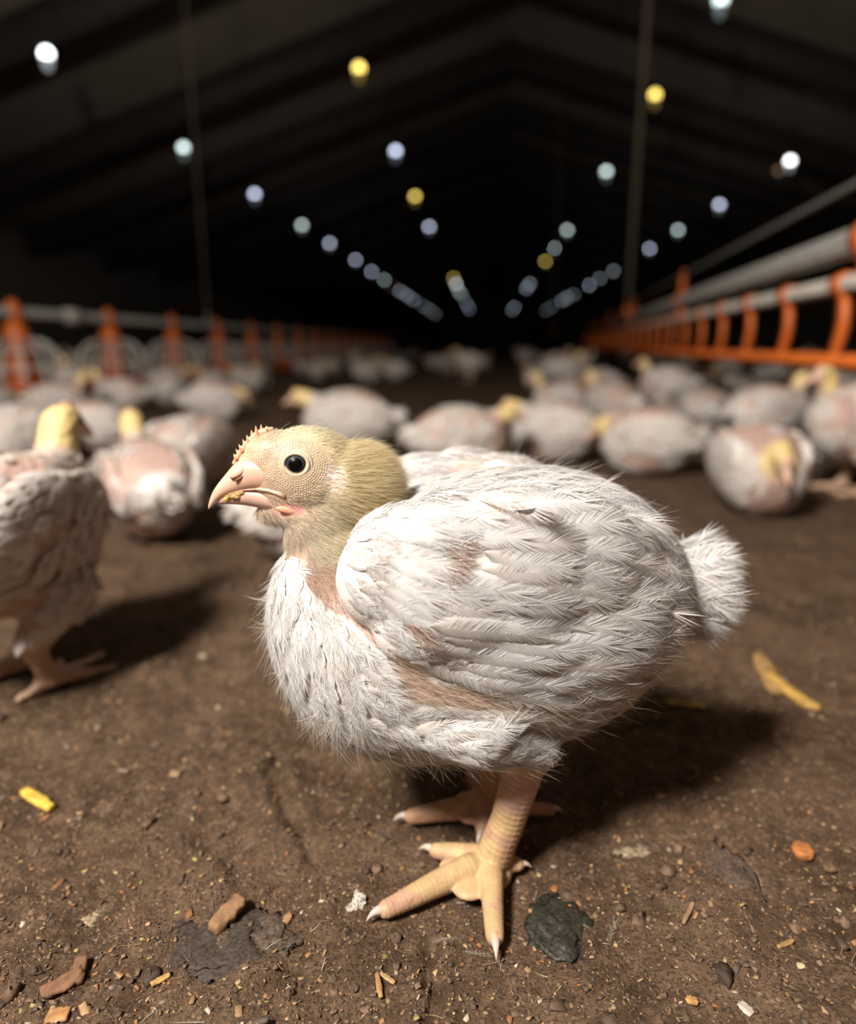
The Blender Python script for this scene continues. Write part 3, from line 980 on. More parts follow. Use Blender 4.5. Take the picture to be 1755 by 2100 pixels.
obj_pl = tag(obj('plumage', hair_mesh('plumage', parts), M['feather'], hero), 'soft white breast, back and thigh feathers', kind='stuff')

# tail tuft
n = 420
ph = rf.uniform(0, 2 * np.pi, n); rr = np.sqrt(rf.random(n))
D0 = norm(np.stack([-1.0 - .2 * rf.random(n), rr * np.cos(ph) * .9, rr * np.sin(ph) * 1.35 - .30], 1))
P = np.array([-.075, 0, .128]) + D0 * .004 + np.stack([np.zeros(n), rr * np.cos(ph) * .012, rr * np.sin(ph) * .016], 1)
Nn = norm(np.stack([.45 * np.ones(n), np.cos(ph), np.sin(ph)], 1) + rf.normal(size=(n, 3)) * .15)
Lt = .026 * rf.uniform(.75, 1.12, n) * (1 - .18 * rr)
tl = [barbs(P, D0, Nn, Lt, .016, None, 0, -.006, 32, .45, .6, rf.normal(size=n) * .10, .25, r=rf)]
tag(obj('tail', hair_mesh('tail', tl), M['feather'], hero), 'fluffy rounded tail tuft', kind='stuff')

# --- down and fluff
rh = np.random.default_rng(11); hp_parts = []
P, Nn = sample_surface(body_me, 900000, rh)
sel = (P[:, 2] > .140) & (P[:, 0] > .040) & (np.abs(P[:, 1]) < .03); P, Nn = P[sel], Nn[sel]; hp = lpix(P)
inhead = inpoly(hp, HEADP) | inpoly(hp, BARE)
eye_d = np.hypot((hp[:, 0] - 607) / 1.05, hp[:, 1] - 952)
bald = sstep(hp[:, 0], 660, 560) * sstep(hp[:, 1], 880, 915) * sstep(hp[:, 1], 1075, 1010)
bald = np.maximum(bald, sstep(eye_d, 88, 55)); bald = np.maximum(bald, sstep(hp[:, 0] - .0 * hp[:, 1], 535, 505))
ear = np.hypot((hp[:, 0] - 688) / 24, (hp[:, 1] - 985) / 36); bald = np.maximum(bald, .75 * sstep(ear, 1.2, .7))
wat = np.hypot((hp[:, 0] - 592) / 36, (hp[:, 1] - 1046) / 13); bald = np.maximum(bald, sstep(wat, 1.2, .8))
low_neck = sstep(P[:, 2], .163, .150); bald = np.maximum(bald, low_neck * .55)
k_ = inhead & (rh.random(len(P)) > bald) & (P[:, 0] < .107)
P, Nn, hp, bald = P[k_], Nn[k_], hp[k_], bald[k_]
n = len(P)
beakp = np.array([.112, 0, .186]); V = P - beakp; V = norm(V * [1, .9, .75])
V = V + np.array([-.35, 0, -.35])[None] * sstep(P[:, 2], .185, .165)[:, None] + np.array([-.5, 0, .05]) * sstep(P[:, 2], .19, .205)[:, None]
T = norm(V - Nn * (V * Nn).sum(1)[:, None])
lean = np.where(hp[:, 0] > 730, .55, .42) + rh.normal(size=n) * .12
nape = sstep(hp[:, 0], 680, 790)
Lh = (.0040 + .0046 * nape + .0016 * sstep(hp[:, 1], 1050, 1110)) * rh.uniform(.6, 1.35, n)
Lh *= 1 - .55 * sstep(eye_d[k_], 150, 70) * (1 - nape)
yel = np.array([0.97, 0.80, 0.50]); pale = np.array([0.93, 0.86, 0.70]); olive = np.array([0.95, 0.76, 0.45]); pk = np.array([0.80, 0.66, 0.53])
c = np.tile(pale, (n, 1)); c = lerpc(c, yel[None], sstep(hp[:, 0], 620, 760) * .85)
c = lerpc(c, olive[None], sstep(hp[:, 0], 690, 760) * sstep(hp[:, 1], 985, 1070) * .9)
c = lerpc(c, pk[None], sstep(hp[:, 0], 680, 600) * sstep(hp[:, 1], 985, 1030) * .75)
c = lerpc(c, np.array([0.66, 0.42, 0.34])[None], sstep(hp[:, 1], 1130, 1175) * .5)
c = np.clip(c * rh.uniform(.82, 1.1, (n, 1)), 0, .95)
hp_parts.append(hairs(P, T + Nn * np.clip(lean, .12, 1.2)[:, None], Lh, .00016, c, bendv=T * .5 - Nn * .25, curl=.3, r=rh))
print('head hairs', n)
# long stray hairs on the nape, brow and back
P, Nn = sample_surface(body_me, 26000, rh); hp = lpix(P)
eyed2 = np.hypot(hp[:, 0] - 607, hp[:, 1] - 952)
sel = (eyed2 > 75) & ((hp[:, 0] > 560) & (hp[:, 0] < 830) & (P[:, 2] > .178) & (P[:, 0] > .04)) & (rh.random(len(P)) < .45)
P, Nn = P[sel], Nn[sel]; n = len(P); T = norm(np.array([-1, 0, .15]) - Nn * (Nn @ np.array([-1, 0, .15]))[:, None])
hp_parts.append(hairs(P, T * .8 + Nn * .75, .0058 * rh.uniform(.6, 1.7, n), .00013, np.tile([[.88, .78, .58]], (n, 1)), curl=.4, r=rh))
# bare flank, underside, thigh: sparse tan filoplumes
P, Nn = sample_surface(body_me, 190000, rh); hp = lpix(P)
b1 = inpoly(hp, BARE) & (P[:, 2] < .158); b2 = (Nn[:, 2] < -.35) & (P[:, 2] < .10) & (P[:, 0] < .09); b3 = (P[:, 0] < -.05) & (P[:, 2] < .12)
sel = (b1 & (rh.random(len(P)) < .42)) | (b2 & (rh.random(len(P)) < .07)) | (b3 & (rh.random(len(P)) < .16))
P, Nn, hp = P[sel], Nn[sel], hp[sel]; n = len(P); Fv = flow(P); T = norm(Fv - Nn * (Fv * Nn).sum(1)[:, None])
mx = rh.random((n, 1)); c = np.array([.74, .62, .42]) * mx + np.array([.82, .75, .68]) * (1 - mx)
hp_parts.append(hairs(P, T + Nn * .55 + rh.normal(size=(n, 3)) * .3, .0085 * rh.uniform(.4, 1.4, n), .00014, c, bendv=T * .4, curl=.5, r=rh))
# white wisps at the breast front, back ridge, rump
P, Nn = sample_surface(body_me, 30000, rh); hp = lpix(P)
w1 = (P[:, 0] > .072) & (P[:, 2] < .145); w2 = (P[:, 2] > .178) & (P[:, 0] < .045); w3 = P[:, 0] < -.06; w4 = (P[:, 2] < .07) & (P[:, 0] < .07)
sel = (w1 & (rh.random(len(P)) < .30)) | (w2 & (rh.random(len(P)) < .14)) | (w3 & (rh.random(len(P)) < .35)) | (w4 & (rh.random(len(P)) < .25))
P, Nn, hp = P[sel], Nn[sel], hp[sel]; n = len(P); Fv = flow(P); T = norm(Fv - Nn * (Fv * Nn).sum(1)[:, None])
hp_parts.append(hairs(P + Nn * .002, T + Nn * .5 + rh.normal(size=(n, 3)) * .3, .0085 * rh.uniform(.5, 1.3, n), .00015, np.tile([[.84, .80, .74]], (n, 1)), bendv=T * .5, curl=.5, r=rh))


def wisp(px, py, dx, dy, Lp, cnt, col=(.86, .82, .74), spread=.35):
    p, n = hit(px, py, bvh_near)
    if p is None: return
    r = C_RT * dx - C_UP * dy; d = np.array([r @ HF, r @ HL, r[2]]); sc = .00019
    d0 = norm(d)[None] + rh.normal(size=(cnt, 3)) * spread
    hp_parts.append(hairs(np.tile(p, (cnt, 1)) + rh.normal(size=(cnt, 3)) * .0012, d0, Lp * sc * rh.uniform(.5, 1.1, cnt), .00021, np.tile([col], (cnt, 1)), curl=.5, r=rh))


for a in ((562, 1180, -1, .2, 42, 26), (556, 1225, -1, .35, 44, 26), (562, 1280, -1, .2, 50, 28), (590, 1380, -.6, .8, 50, 22), (660, 1452, -.6, .8, 70, 40), (690, 1470, -.3, 1, 70, 60),
          (730, 1490, .1, 1, 55, 50), (1090, 950, .9, -.45, 75, 40), (1060, 952, .8, -.5, 60, 30), (1230, 950, .45, -1, 75, 22), (828, 985, .25, -1, 55, 10), (890, 1555, 0, 1, 50, 12),
          (1300, 965, 1, .1, 55, 40), (640, 1470, -.8, .4, 60, 24), (980, 1555, .9, .5, 70, 8), (1340, 1380, 1, .1, 60, 40), (1370, 1300, 1, -.1, 55, 40), (1120, 1535, .8, .7, 35, 50)):
    wisp(*a)
# brown pin quills in the bare wing patches
for poly in PATCH:
    pa = np.array(poly); lo, hi = pa.min(0), pa.max(0)
    for _ in range(420):
        q = lo + rh.random(2) * (hi - lo)
        if not inpoly(q, poly): continue
        p, n = hit(q[0], q[1], bvh_near)
        if p is None: continue
        q2, _n = hit(q[0] + 18, q[1] + 5, bvh_near)
        if q2 is None: continue
        cc = random.choice([(.58, .37, .29), (.74, .56, .47), (.84, .77, .70)])
        hp_parts.append(hairs(np.array([p]) + n * .001, (norm(q2 - p) + n * .35 + rh.normal(size=3) * .25)[None], .0075, .00035, np.array([cc]), curl=.3, r=rh))
tag(obj('down', hair_mesh('down', hp_parts), M['down'], hero), 'yellow head down and pale stray fluff', kind='stuff')

# --- face
eye_p, eye_n = hit(607, 953, bvh_body)
eye_p2 = eye_p
for s in (1, -1):
    c = (eye_p - np.array([0, .0012, 0])) * [1, s, 1]; nrm = norm(np.array([.12, 1.0 * s, .06]))
    t1 = norm(np.cross(np.array([0, 0, 1.0]), nrm)); t2 = np.cross(nrm, t1); Rm = np.stack([t1, t2, nrm], 1)
    e = MB().ell(c, (.0043, .0040, .0026), 28, 18, Rm).build('eye', M['eye'], hero)
    MB().ell(c + nrm * .0009, (.0034, .0032, .0019), 24, 14, Rm).build('pupil', M['pupil'], e)
    a = np.arange(40) * 2 * np.pi / 40
    for rad, tk, nm in ((.0047, .00085, 'eyelid'), (.0058, .0008, 'eyelid')):
        R = []
        for q in a:
            cc = c + t1 * np.cos(q) * rad * 1.06 + t2 * np.sin(q) * rad * .93 + nrm * (.0008 if rad < .005 else .0002)
            out = t1 * np.cos(q) + t2 * np.sin(q); b = np.arange(10) * 2 * np.pi / 10
            R.append(cc + tk * (np.cos(b)[:, None] * out + np.sin(b)[:, None] * nrm))
        R.append(R[0]); MB().rings(R, cap=False).build(nm, M['eyelid'], hero)

# rows of tiny papillae around the eye and cheek
pv = []; pc = []
oct_v = np.array([[1, 0, 0], [0, 1, 0], [-1, 0, 0], [0, -1, 0], [0, 0, 1.0], [.6, .6, .6], [-.6, .6, .6], [-.6, -.6, .6], [.6, -.6, .6]])
oct_t = np.array([[0, 5, 8], [0, 1, 5], [1, 6, 5], [1, 2, 6], [2, 7, 6], [2, 3, 7], [3, 8, 7], [3, 0, 8], [5, 6, 4], [6, 7, 4], [7, 8, 4], [8, 5, 4]])
pm = MB(); pcl = []
for ring in range(23):
    rad = 36 + ring * 4.8; cnt = int(2 * np.pi * rad / 5.2)
    for j in range(cnt):
        q = 2 * np.pi * (j + .5 * (ring % 2)) / cnt + rh.normal() * .012
        px, py = 607 + 1.05 * rad * math.cos(q), 953 + .95 * rad * math.sin(q)
        if px < 500 or px > 690 or py < 905 - (px > 640) * -20 or py > 1032: continue
        if px < 600 and py > 965 + (600 - px) * -.02 + 38: continue
        if px < 560 and py > 985: continue
        if rad > 62 and (px > 655 or py < 918): continue
        if rh.random() < sstep(np.array([rad]), 95, 145)[0] * .6: continue
        p, n = hit(px, py, bvh_body)
        if p is None: continue
        t1 = norm(np.cross(n, [0.3, .2, 1.0])); t2 = np.cross(n, t1); sz = .00035 * rh.uniform(.6, 1.15)
        for s in (1, -1):
            f_ = np.array([1, s, 1])
            V = (p + (oct_v[:, :1] * t1 + oct_v[:, 1:2] * t2) * sz + oct_v[:, 2:] * n * sz * .6) * f_
            pm.add(V, T=oct_t if s == 1 else oct_t[:, ::-1])
            t = sstep(np.array([px]), 640, 520)[0]; dark = 1.0
            pcl.append(np.tile((np.array([.70, .57, .40]) * (1 - t) + np.array([.75, .50, .33]) * t)[None], (9, 1)))
me = pm.mesh('papillae'); pcol(me, 'scol', np.concatenate(pcl))
tag(obj('papillae', me, M['papilla'], hero), 'beaded skin around the eye', kind='stuff')


def beak_loft(rows, n=24):
    """rows: (top pixel, bottom pixel, half width mm)"""
    R = []; th = np.arange(n) * 2 * np.pi / n
    for (tx, ty, bx, by, hw) in rows:
        a, b = loc(tx, ty, 0), loc(bx, by, 0); c = (a + b) / 2; v = (a - b) / 2
        R.append(c + np.sin(th)[:, None] * v + np.stack([np.zeros(n), np.sign(np.cos(th)) * np.abs(np.cos(th)) ** .85 * hw * mm, np.zeros(n)], 1))
    R = np.array(R); k = len(R); t = np.linspace(0, 1, k); tt = np.linspace(0, 1, k * 4)
    R2 = np.stack([[np.interp(tt, t, R[:, i, j]) for j in range(3)] for i in range(n)]).transpose(2, 0, 1)
    ker = np.array([.25, .5, .25])
    for _ in range(4): R2[1:-1] = ker[0] * R2[:-2] + ker[1] * R2[1:-1] + ker[2] * R2[2:]
    return R2


up = MB().rings(beak_loft([(548, 930, 625, 1010, 8.6), (520, 930, 604, 1016, 9.0), (494, 938, 572, 1012, 8.2), (478, 953, 538, 1006, 6.8), (463, 972, 500, 1009, 5.0), (448, 990, 474, 1014, 3.9),
                           (436, 1008, 455, 1022, 2.6), (430, 1024, 442, 1032, 1.5), (427, 1036, 433, 1040, .7), (427, 1043, 429, 1044, .2)]))
bk = up.build('beak', M['beak'], hero); tag(bk, 'pale horn coloured upper beak')
lo = MB().rings(beak_loft([(640, 1008, 630, 1056, 8.0), (590, 1004, 590, 1052, 7.8), (550, 998, 548, 1044, 6.8), (515, 994, 516, 1037, 5.2), (485, 998, 490, 1034, 4.2), (460, 1008, 466, 1033, 2.8), (445, 1018, 450, 1034, 1.2)]))
lo.build('lower_beak', M['beak_low'], hero)
# nostril flap and slit, gape fold
bvb = bvh_of(bk.data, body_me)
for s in (1, -1):
    f_ = np.array([1, s, 1])
    p, n = hit(487, 968, bvb); d = norm(loc(505, 955, 0) - loc(470, 977, 0)); t2 = norm(np.cross(n, d)); Rm = np.stack([d, t2, n], 1)
    MB().ell(p * f_, (.0040, .0020, .0012), 20, 12, Rm * f_[:, None]).build('nostril', M['beak'], bk)
    p, n = hit(493, 980, bvb); d = norm(loc(507, 970, 0) - loc(478, 987, 0)); t2 = norm(np.cross(n, d)); Rm = np.stack([d, t2, n], 1)
    MB().ell(p * f_, (.0031, .0006, .0005), 16, 8, Rm * f_[:, None]).build('nostril_slit', M['nostril'], bk)
    g = []
    for (px, py) in ((455, 1020), (475, 1011), (500, 1005), (525, 1003), (550, 1006), (570, 1012), (584, 1020)):
        p, n = hit(px, py, bvb)
        if p is not None: g.append((p - n * .0002) * f_)
    MB().tube(g, np.interp(np.linspace(0, 1, len(g)), [0, .5, 1], [.0003, .0007, .0011]), 12).build('gape_fold', M['beak'], bk)
# comb: low serrated ridge
cm = MB(); base = [(478, 948), (492, 926), (506, 908), (520, 894), (534, 884), (548, 878), (560, 875)]
pts = np.array([loc(px + 1, py + 4, 0) for px, py in base]); cm.tube(pts, np.array([.9, 1.3, 1.5, 1.5, 1.4, 1.3, .8]) * mm, 14)
for j, (px, py, tx, ty, rb) in enumerate([(484, 938, 480, 930, .9), (490, 930, 485, 921, 1.0), (497, 922, 491, 911, 1.1), (504, 914, 499, 901, 1.15), (511, 906, 507, 892, 1.2), (519, 899, 517, 882, 1.25), (527, 893, 526, 873, 1.25), (536, 888, 537, 870, 1.2), (545, 884, 548, 873, 1.0)]):
    for off in ((0,) if j % 2 else (0, .0013)):
        a, b = loc(px + 1, py + 4, off), loc(tx - 2, ty - 1 + (5 if off else 0), off * 1.4); k = np.linspace(0, 1, 7)[:, None]
        cm.tube(a + (b - a) * k, rb * mm * (1 - k[:, 0] ** 1.3 * .92) * (1 if off == 0 else .8), 10)
cme = remesh(cm, .00028, 1); obj('comb', cme, M['comb'], hero)
# small wattle fold under the jaw
p, n = hit(592, 1048, bvh_body)
if p is not None:
    for s in (1, -1): MB().ell((p - n * .0006) * [1, s, 1], (.0055, .0012, .0016), 20, 12, np.array([[.97, 0, .24], [0, 1, 0], [-.24, 0, .97]]).T).build('wattle', M['comb'], hero)
# feed stuck to the beak
fc = MB(); rr_ = np.random.default_rng(3)
bl = bvh_of(bk.data, bpy.data.objects['lower_beak'].data)
for (px, py, r_) in ((474, 1016, 1.3), (481, 1018, 1.5), (489, 1014, 1.2), (496, 1011, 1.1), (470, 1019, 1.0), (486, 1020, 1.0), (478, 1012, .9)):
    p, n = hit(px, py, bl)
    if p is not None: fc.ell(p + n * .0002, np.array([1.25, .7, .8]) * r_ * mm * rr_.uniform(.8, 1.2, 3), 10, 6)
V, F = fc.arrays(); V = V + (vnoise(V * 1500, 3)[:, None]) * .0003
crumb = empty('feed_crumb', tuple(l2w(loc(480, 1016, .004))))
tag(crumb, 'brown crumb of feed with a yellow grain stuck to the beak', 'feed')
obj('crumb', mesh_np('crumb', l2w(V) - np.array(crumb.location), F), M['crumb'], crumb)
p, n = hit(465, 1023, bl)
if p is not None:
    V, F = MB().ell(p + n * .0003, (.0011, .0007, .0009), 12, 8).arrays(); obj('grain', mesh_np('grain', l2w(V) - np.array(crumb.location), F), M['crumb_yellow'], crumb)

# ------------------------------------------------------------------ hanging lamps
def emit(name, col, st):
    m, nt, out = new_mat(name); e = N_(nt, 'Emission'); e.inputs[0].default_value = col + (1,); e.inputs[1].default_value = st
    lk(nt, e.outputs[0], out.inputs[0]); m.cycles.emission_sampling = 'NONE'; return m


LCOL = {'w': ((.93, .97, 1.0), 9.0), 'b': ((.72, .78, 1.0), 4.6), 'g': ((.76, .92, .90), 4.2), 'y': ((1.0, .74, .16), 4.6), 'd': ((.62, .68, .74), 3.0), 'o': ((.75, .48, .30), .5)}
for k_, (c_, s_) in LCOL.items():
    M['lamp_' + k_] = emit('lamp_glow_' + k_, c_, s_); M['lampdim_' + k_] = emit('lamp_shade_glow_' + k_, c_, s_ * .05)
M['plastic'] = simple('lamp_socket_plastic', (.05, .05, .05), .5)
M['cord'] = simple('dark_cord', (.03, .028, .025), .7)
LAMPS = {-3.8: [(95, 110, 'w'), (376, 303, 'g'), (522, 398, 'b'), (619, 462, 'g'), (676, 499, 'b'), (729, 533, 'b'), (762, 557, 'b'), (788, 574, 'g'), (805, 588, 'o'), (820, 597, 'b'), (835, 606, 'b'), (848, 615, 'b'),
                (868, 628, 'd'), (878, 634, 'd'), (886, 640, 'd'), (893, 645, 'd')],
         4.2: [(1620, 330, 'w'), (1475, 420, 'b'), (1390, 472, 'g'), (1332, 510, 'b'), (1293, 533, 'b'), (1258, 556, 'd'), (1230, 571, 'd'), (1208, 585, 'b'), (1176, 604, 'd'), (1163, 610, 'g'), (1152, 617, 'b'), (1130, 630, 'd'), (1119, 637, 'd')],
         -1.3: [(736, 140, 'y'), (811, 310, 'b'), (851, 403, 'y'), (880, 465, 'b'), (930, 570, 'y'), (935, 582, 'w'), (940, 597, 'g'), (946, 604, 'g'), (957, 624, 'b'), (962, 634, 'b')],
         1.79: [(1478, 0, 'g'), (1343, 195, 'y'), (1243, 352, 'g'), (1163, 472, 'g'), (1138, 509, 'g'), (1118, 536, 'y'), (1086, 582, 'g'), (1079, 591, 'b'), (1055, 630, 'b'), (1050, 636, 'g')]}
RAD = .044
sph = MB().ell((0, 0, 0), (RAD, RAD, RAD), 16, 10)
bulb_me = {k_: None for k_ in LCOL}
cap_me = MB().tube([(0, 0, RAD * .8), (0, 0, RAD * 1.3), (0, 0, RAD * 2.2), (0, 0, RAD * 2.4)], [RAD * .55, RAD * .7, RAD * .6, RAD * .2], 12).mesh('socket')
zz = np.linspace(0, 1, 8)
shade_v = MB().tube(np.stack([np.zeros(8), np.zeros(8), -RAD * .7 - zz * .10], 1), RAD * np.array([.80, .86, .84, .8, .74, .66, .5, .1]), 14)
ROWN = {-3.8: 'left outer row', 4.2: 'right outer row', -1.3: 'left inner row', 1.79: 'right inner row'}
CNAME = {'w': 'bright white', 'b': 'bluish white', 'g': 'greenish white', 'y': 'warm yellow', 'd': 'dim grey white', 'o': 'dim orange'}
ORD = ['nearest', 'second', 'third', 'fourth', 'fifth', 'sixth', 'seventh', 'eighth', 'ninth', 'tenth', 'eleventh', 'twelfth', 'thirteenth', 'fourteenth', 'fifteenth', 'sixteenth']
bm_, sm_ = {}, {}
for k_ in LCOL:
    bm_[k_] = sph.mesh('bulb'); bm_[k_].materials.append(M['lamp_' + k_])
    sm_[k_] = shade_v.mesh('diffuser'); sm_[k_].materials.append(M['lampdim_' + k_])
cap_me.materials.append(M['plastic'])
for X0, lst in LAMPS.items():
    for i_, (px, py, ck) in enumerate(lst):
        r = ray(px, py); P = C_POS + r * (X0 / r[0])
        o = tag(empty('hanging_lamp', tuple(P)), '%s lamp, %s from the camera in the %s under the roof' % (CNAME[ck], ORD[i_], ROWN[X0]), 'lamp', 'lamps hanging in rows under the barn roof')
        obj('bulb', bm_[ck], None, o)
        if P[1] < 40:
            obj('socket', cap_me, None, o); obj('diffuser', sm_[ck], None, o)
            top = roof_z(P[0]) - P[2]
            MB().tube([(0, 0, RAD * 2.3), (0, 0, top)], .004, 6).build('cord', M['cord'], o)
r = ray(1596, 350); P = C_POS + r * (5.2 / r[0])
o = tag(empty('heat_lamp', tuple(P)), 'faint orange lamp just left of the brightest lamp of the right outer row', 'lamp')
obj('bulb', bm_['o'], None, o); obj('socket', cap_me, None, o)
MB().tube([(0, 0, RAD * 2.3), (0, 0, roof_z(P[0]) - P[2])], .004, 6).build('cord', M['cord'], o)

# ------------------------------------------------------------------ orange drinker line on the right
M['orange'] = simple('orange_plastic', (.78, .17, .028), .42, noise=.12, nscale=30)
M['pipe'] = simple('grey_white_pipe', (.55, .50, .43), .45, noise=.10, nscale=25)
M['galv'] = simple('galvanised_tube', (.36, .335, .30), .45, metal=.2, noise=.12, nscale=25)
M['wire'] = simple('anti_perch_wire', (.11, .10, .09), .6)
VX = 1130.0
dl = ray(VX, 708); dl = norm(dl * [1, 1, 0])
d0 = 1.25; r = ray(1715, 700); A0 = C_POS + r * (d0 / (r @ C_FW)); A0[2] = 0      # nearest rib
Lline = empty('drinker_line', tuple(A0), math.atan2(dl[1], dl[0]))
tag(Lline, 'long orange drinker line on grey pipes hanging above the floor on the right', 'drinker')
NR, SP = 34, .30


def zat(px, py, off=0.0):
    """height over the line for a pixel"""
    n_ = np.array([-dl[1], dl[0], 0]); r = ray(px, py); P = C_POS + r * ((A0 - C_POS) @ n_) / (r @ n_); return P[2]


z_low, z_up, z_rail, z_wire = zat(1700, 590), zat(1700, 515), zat(1700, 744), zat(1690, 412)
x_end = SP * (NR - 1) + .2
MB().tube([(-1.5, 0, z_up), (x_end, 0, z_up)], .0255, 16).build('support_pipe', M['galv'], Lline)
MB().tube([(-1.5, 0, z_low), (x_end, 0, z_low)], .0160, 14).build('water_pipe', M['pipe'], Lline)
MB().tube([(-1.5, 0, z_wire), (x_end, 0, z_wire)], .007, 8).build('wire', M['wire'], Lline)
# channel shaped drip rail
prof = np.array([(-.030, .016), (-.028, -.002), (-.018, -.011), (.018, -.011), (.028, -.002), (.030, .016), (.0265, .016), (.0245, 0), (.016, -.007), (-.016, -.007), (-.0245, 0), (-.0265, .016)])
MB().rings([[(x, a, z_rail + b) for a, b in prof] for x in (-1.5, x_end)]).build('drip_rail', M['orange'], Lline, smooth=False)
k = np.linspace(0, 1, 12)
ribm = MB()
zc = np.interp(k, [0, .12, .3, 1], [z_low - .006, z_low - .02, z_low - .05, z_rail - .004]); xc = -.020 * np.sin(np.pi * np.clip(k * 1.2, 0, 1)) + .004
R = []
for a, b in zip(xc, zc):
    w = .0150; t = .007; R.append([(a - w, -t, b), (a + w, -t, b), (a + w, t, b), (a - w, t, b)])
ribm.rings(R[::-1]); rib_me = ribm.mesh('arm', False); rib_me.materials.append(M['orange'])
cl = MB(); a = np.arange(16) * 2 * np.pi / 16
cl.rings([[(x, rr * math.cos(q), z_low + rr * math.sin(q)) for q in a] for x, rr in ((-.020, .0165), (-.018, .021), (.018, .021), (.020, .0165))])
clip_me = cl.mesh('clip'); clip_me.materials.append(M['orange'])
for i in range(-4, NR):
    for nm, me in (('arm', rib_me), ('clip', clip_me)):
        o = obj(nm, me, None, Lline); o.location = (i * SP, 0, 0)
hg = MB()
hg.rings([[(x, y, z) for x, y in ((-.016, -.010), (.016, -.010), (.016, .010), (-.016, .010))] for z in (z_low - .005, z_up - .028)])
hg.rings([[(x, .030 * math.cos(q), z_up + .033 * math.sin(q)) for q in a] for x in (-.02, .02)])
hg.rings([[(x * s_, y * s_, z) for x, y in ((-.014, -.009), (.014, -.009), (.014, .009), (-.014, .009))] for z, s_ in ((z_up + .026, 1.25), (z_wire - .01, .9), (z_wire + .018, .75))])
hang_me = hg.mesh('hanger', False); hang_me.materials.append(M['orange'])
for i in range(-1, 6):
    o = obj('hanger', hang_me, None, Lline); o.location = (-.085 + i * 1.72, 0, 0)
M['rope'] = simple('suspension_cord', (.20, .165, .11), .8)
q = np.array([1.0, 0, 0])
def hang(name, X0, Y0, z0, rad, label, mat='rope'):
    o = empty(name, (X0, Y0, z0)); MB().tube([(0, 0, 0), (0, 0, roof_z(X0) - z0)], rad, 8).build('cord', M[mat], o)
    kn = MB().tube([(0, 0, -.012), (0, 0, 0), (0, 0, .05), (0, 0, .07)], [rad * .6, rad * 1.9, rad * 1.9, rad], 10).build('clamp', M['orange'] if mat == 'rope2' else M['galv'], o)
    tag(o, label, 'cord', 'cords holding up the lines'); return o
M['rope2'] = M['rope']
xr = ray(1290, 590); n_ = np.array([-dl[1], dl[0], 0]); Pp = C_POS + xr * ((A0 - C_POS) @ n_) / (xr @ n_)
hang('suspension_cord', Pp[0], Pp[1], z_up + .02, .016, 'thick pale drop cord holding the orange drinker line', 'rope2')
xr = ray(1120, 640)
hang('suspension_cord', 1.15, 12.5, z_up + .02, .016, 'dim distant drop cord near the right inner lamp row', 'rope2')

# ------------------------------------------------------------------ pan feeders on the left
M['pan_white'] = simple('pan_grill_plastic', (.62, .58, .52), .5, noise=.08, nscale=20)
FXL = -1.98


def make_feeder():
    t = empty('pan_feeder')
    a = np.arange(28) * 2 * np.pi / 28
    prof = [(.150, .012), (.172, .022), (.186, .060), (.190, .066), (.180, .062), (.166, .030), (.140, .022), (.05, .035), (.0, .045)]
    MB().rings([[(r_ * math.cos(q), r_ * math.sin(q), z) for q in a] for r_, z in [(.001, .012)] + prof[:-1] + [(.001, .045)]], cap=False).build('pan', M['orange'], t)
    for j in range(14):
        q = j * 2 * np.pi / 14; u = np.linspace(0, 1, 9)
        rr = .182 * np.cos(u * 1.32) ** .75; z = .062 + .205 * np.sin(u * 1.45) ** .9
        MB().tube(np.stack([rr * math.cos(q), rr * math.sin(q), z], 1), .0065, 6).build('grill_bar', M['pan_white'], t)
    for rr, z in ((.120, .215), (.165, .150)):
        aa = np.linspace(0, 2 * np.pi, 29); R = []
        for q in aa:
            b = np.arange(6) * np.pi / 3; R.append([((rr + .006 * math.cos(w)) * math.cos(q), (rr + .006 * math.cos(w)) * math.sin(q), z + .006 * math.sin(w)) for w in b])
        MB().rings(R, cap=False).build('grill_ring', M['pan_white'], t)
    MB().tube([(0, 0, z) for z in (.06, .10, .20, .262, .30, .325, .34)], [.085, .074, .058, .052, .050, .040, .030], 18).build('cone', M['orange'], t)
    MB().tube([(0, 0, z) for z in (.335, .36, .39, .415, .43)], [.030, .034, .034, .024, .010], 14).build('cap', M['orange'], t)
    return t


feed0 = make_feeder(); kids = list(feed0.children)
ds = [2.95 + .755 * i for i in range(-1, 16)]
for i, d in enumerate(ds):
    f = feed0 if i == 0 else empty('pan_feeder')
    r = ray(40, 740); base = C_POS + r * (2.95 / (r @ C_FW)); Y0 = base[1] + (d - 2.95)
    f.location = (base[0], Y0, 0)
    f['label'] = ('orange pan feeder with white grill, %s of the row from the camera' % ORD[i - 1]) if i else 'orange pan feeder with white grill just past the left edge'
    f['category'] = 'feeder'; f['group'] = 'pan feeders in a row on the left'
    if i:
        for c in kids:
            q = c.copy(); COL.objects.link(q); q.parent = f
FX, FY0 = base[0], base[1]
pm_ = empty('feed_pipe', (FX, FY0, .375)); tag(pm_, 'long grey auger pipe carrying feed above the pan feeders', 'pipe')
MB().tube([(0, -3, 0), (0, 40, 0)], .023, 14).build('pipe', M['galv'], pm_)
MB().tube([(0, -.02, 0), (0, .0, 0), (0, .10, 0), (0, .12, 0)], [.024, .036, .036, .024], 14).build('joint', M['pan_white'], pm_, loc=(0, .38, 0))
for nm, px, py in (('a', 425, 640),):
    r = ray(px, py); Pq = C_POS + r * (FX / r[0]); hang('suspension_cord', FX, Pq[1], .40, .006, 'thin yellowish cord holding up the feed pipe', 'rope')

# ------------------------------------------------------------------ loose litter on the floor
M['chip'] = simple('wood_chip', (.4, .25, .12), .75, noise=.25, nscale=400, attr='hcol')
rc = np.random.default_rng(77)


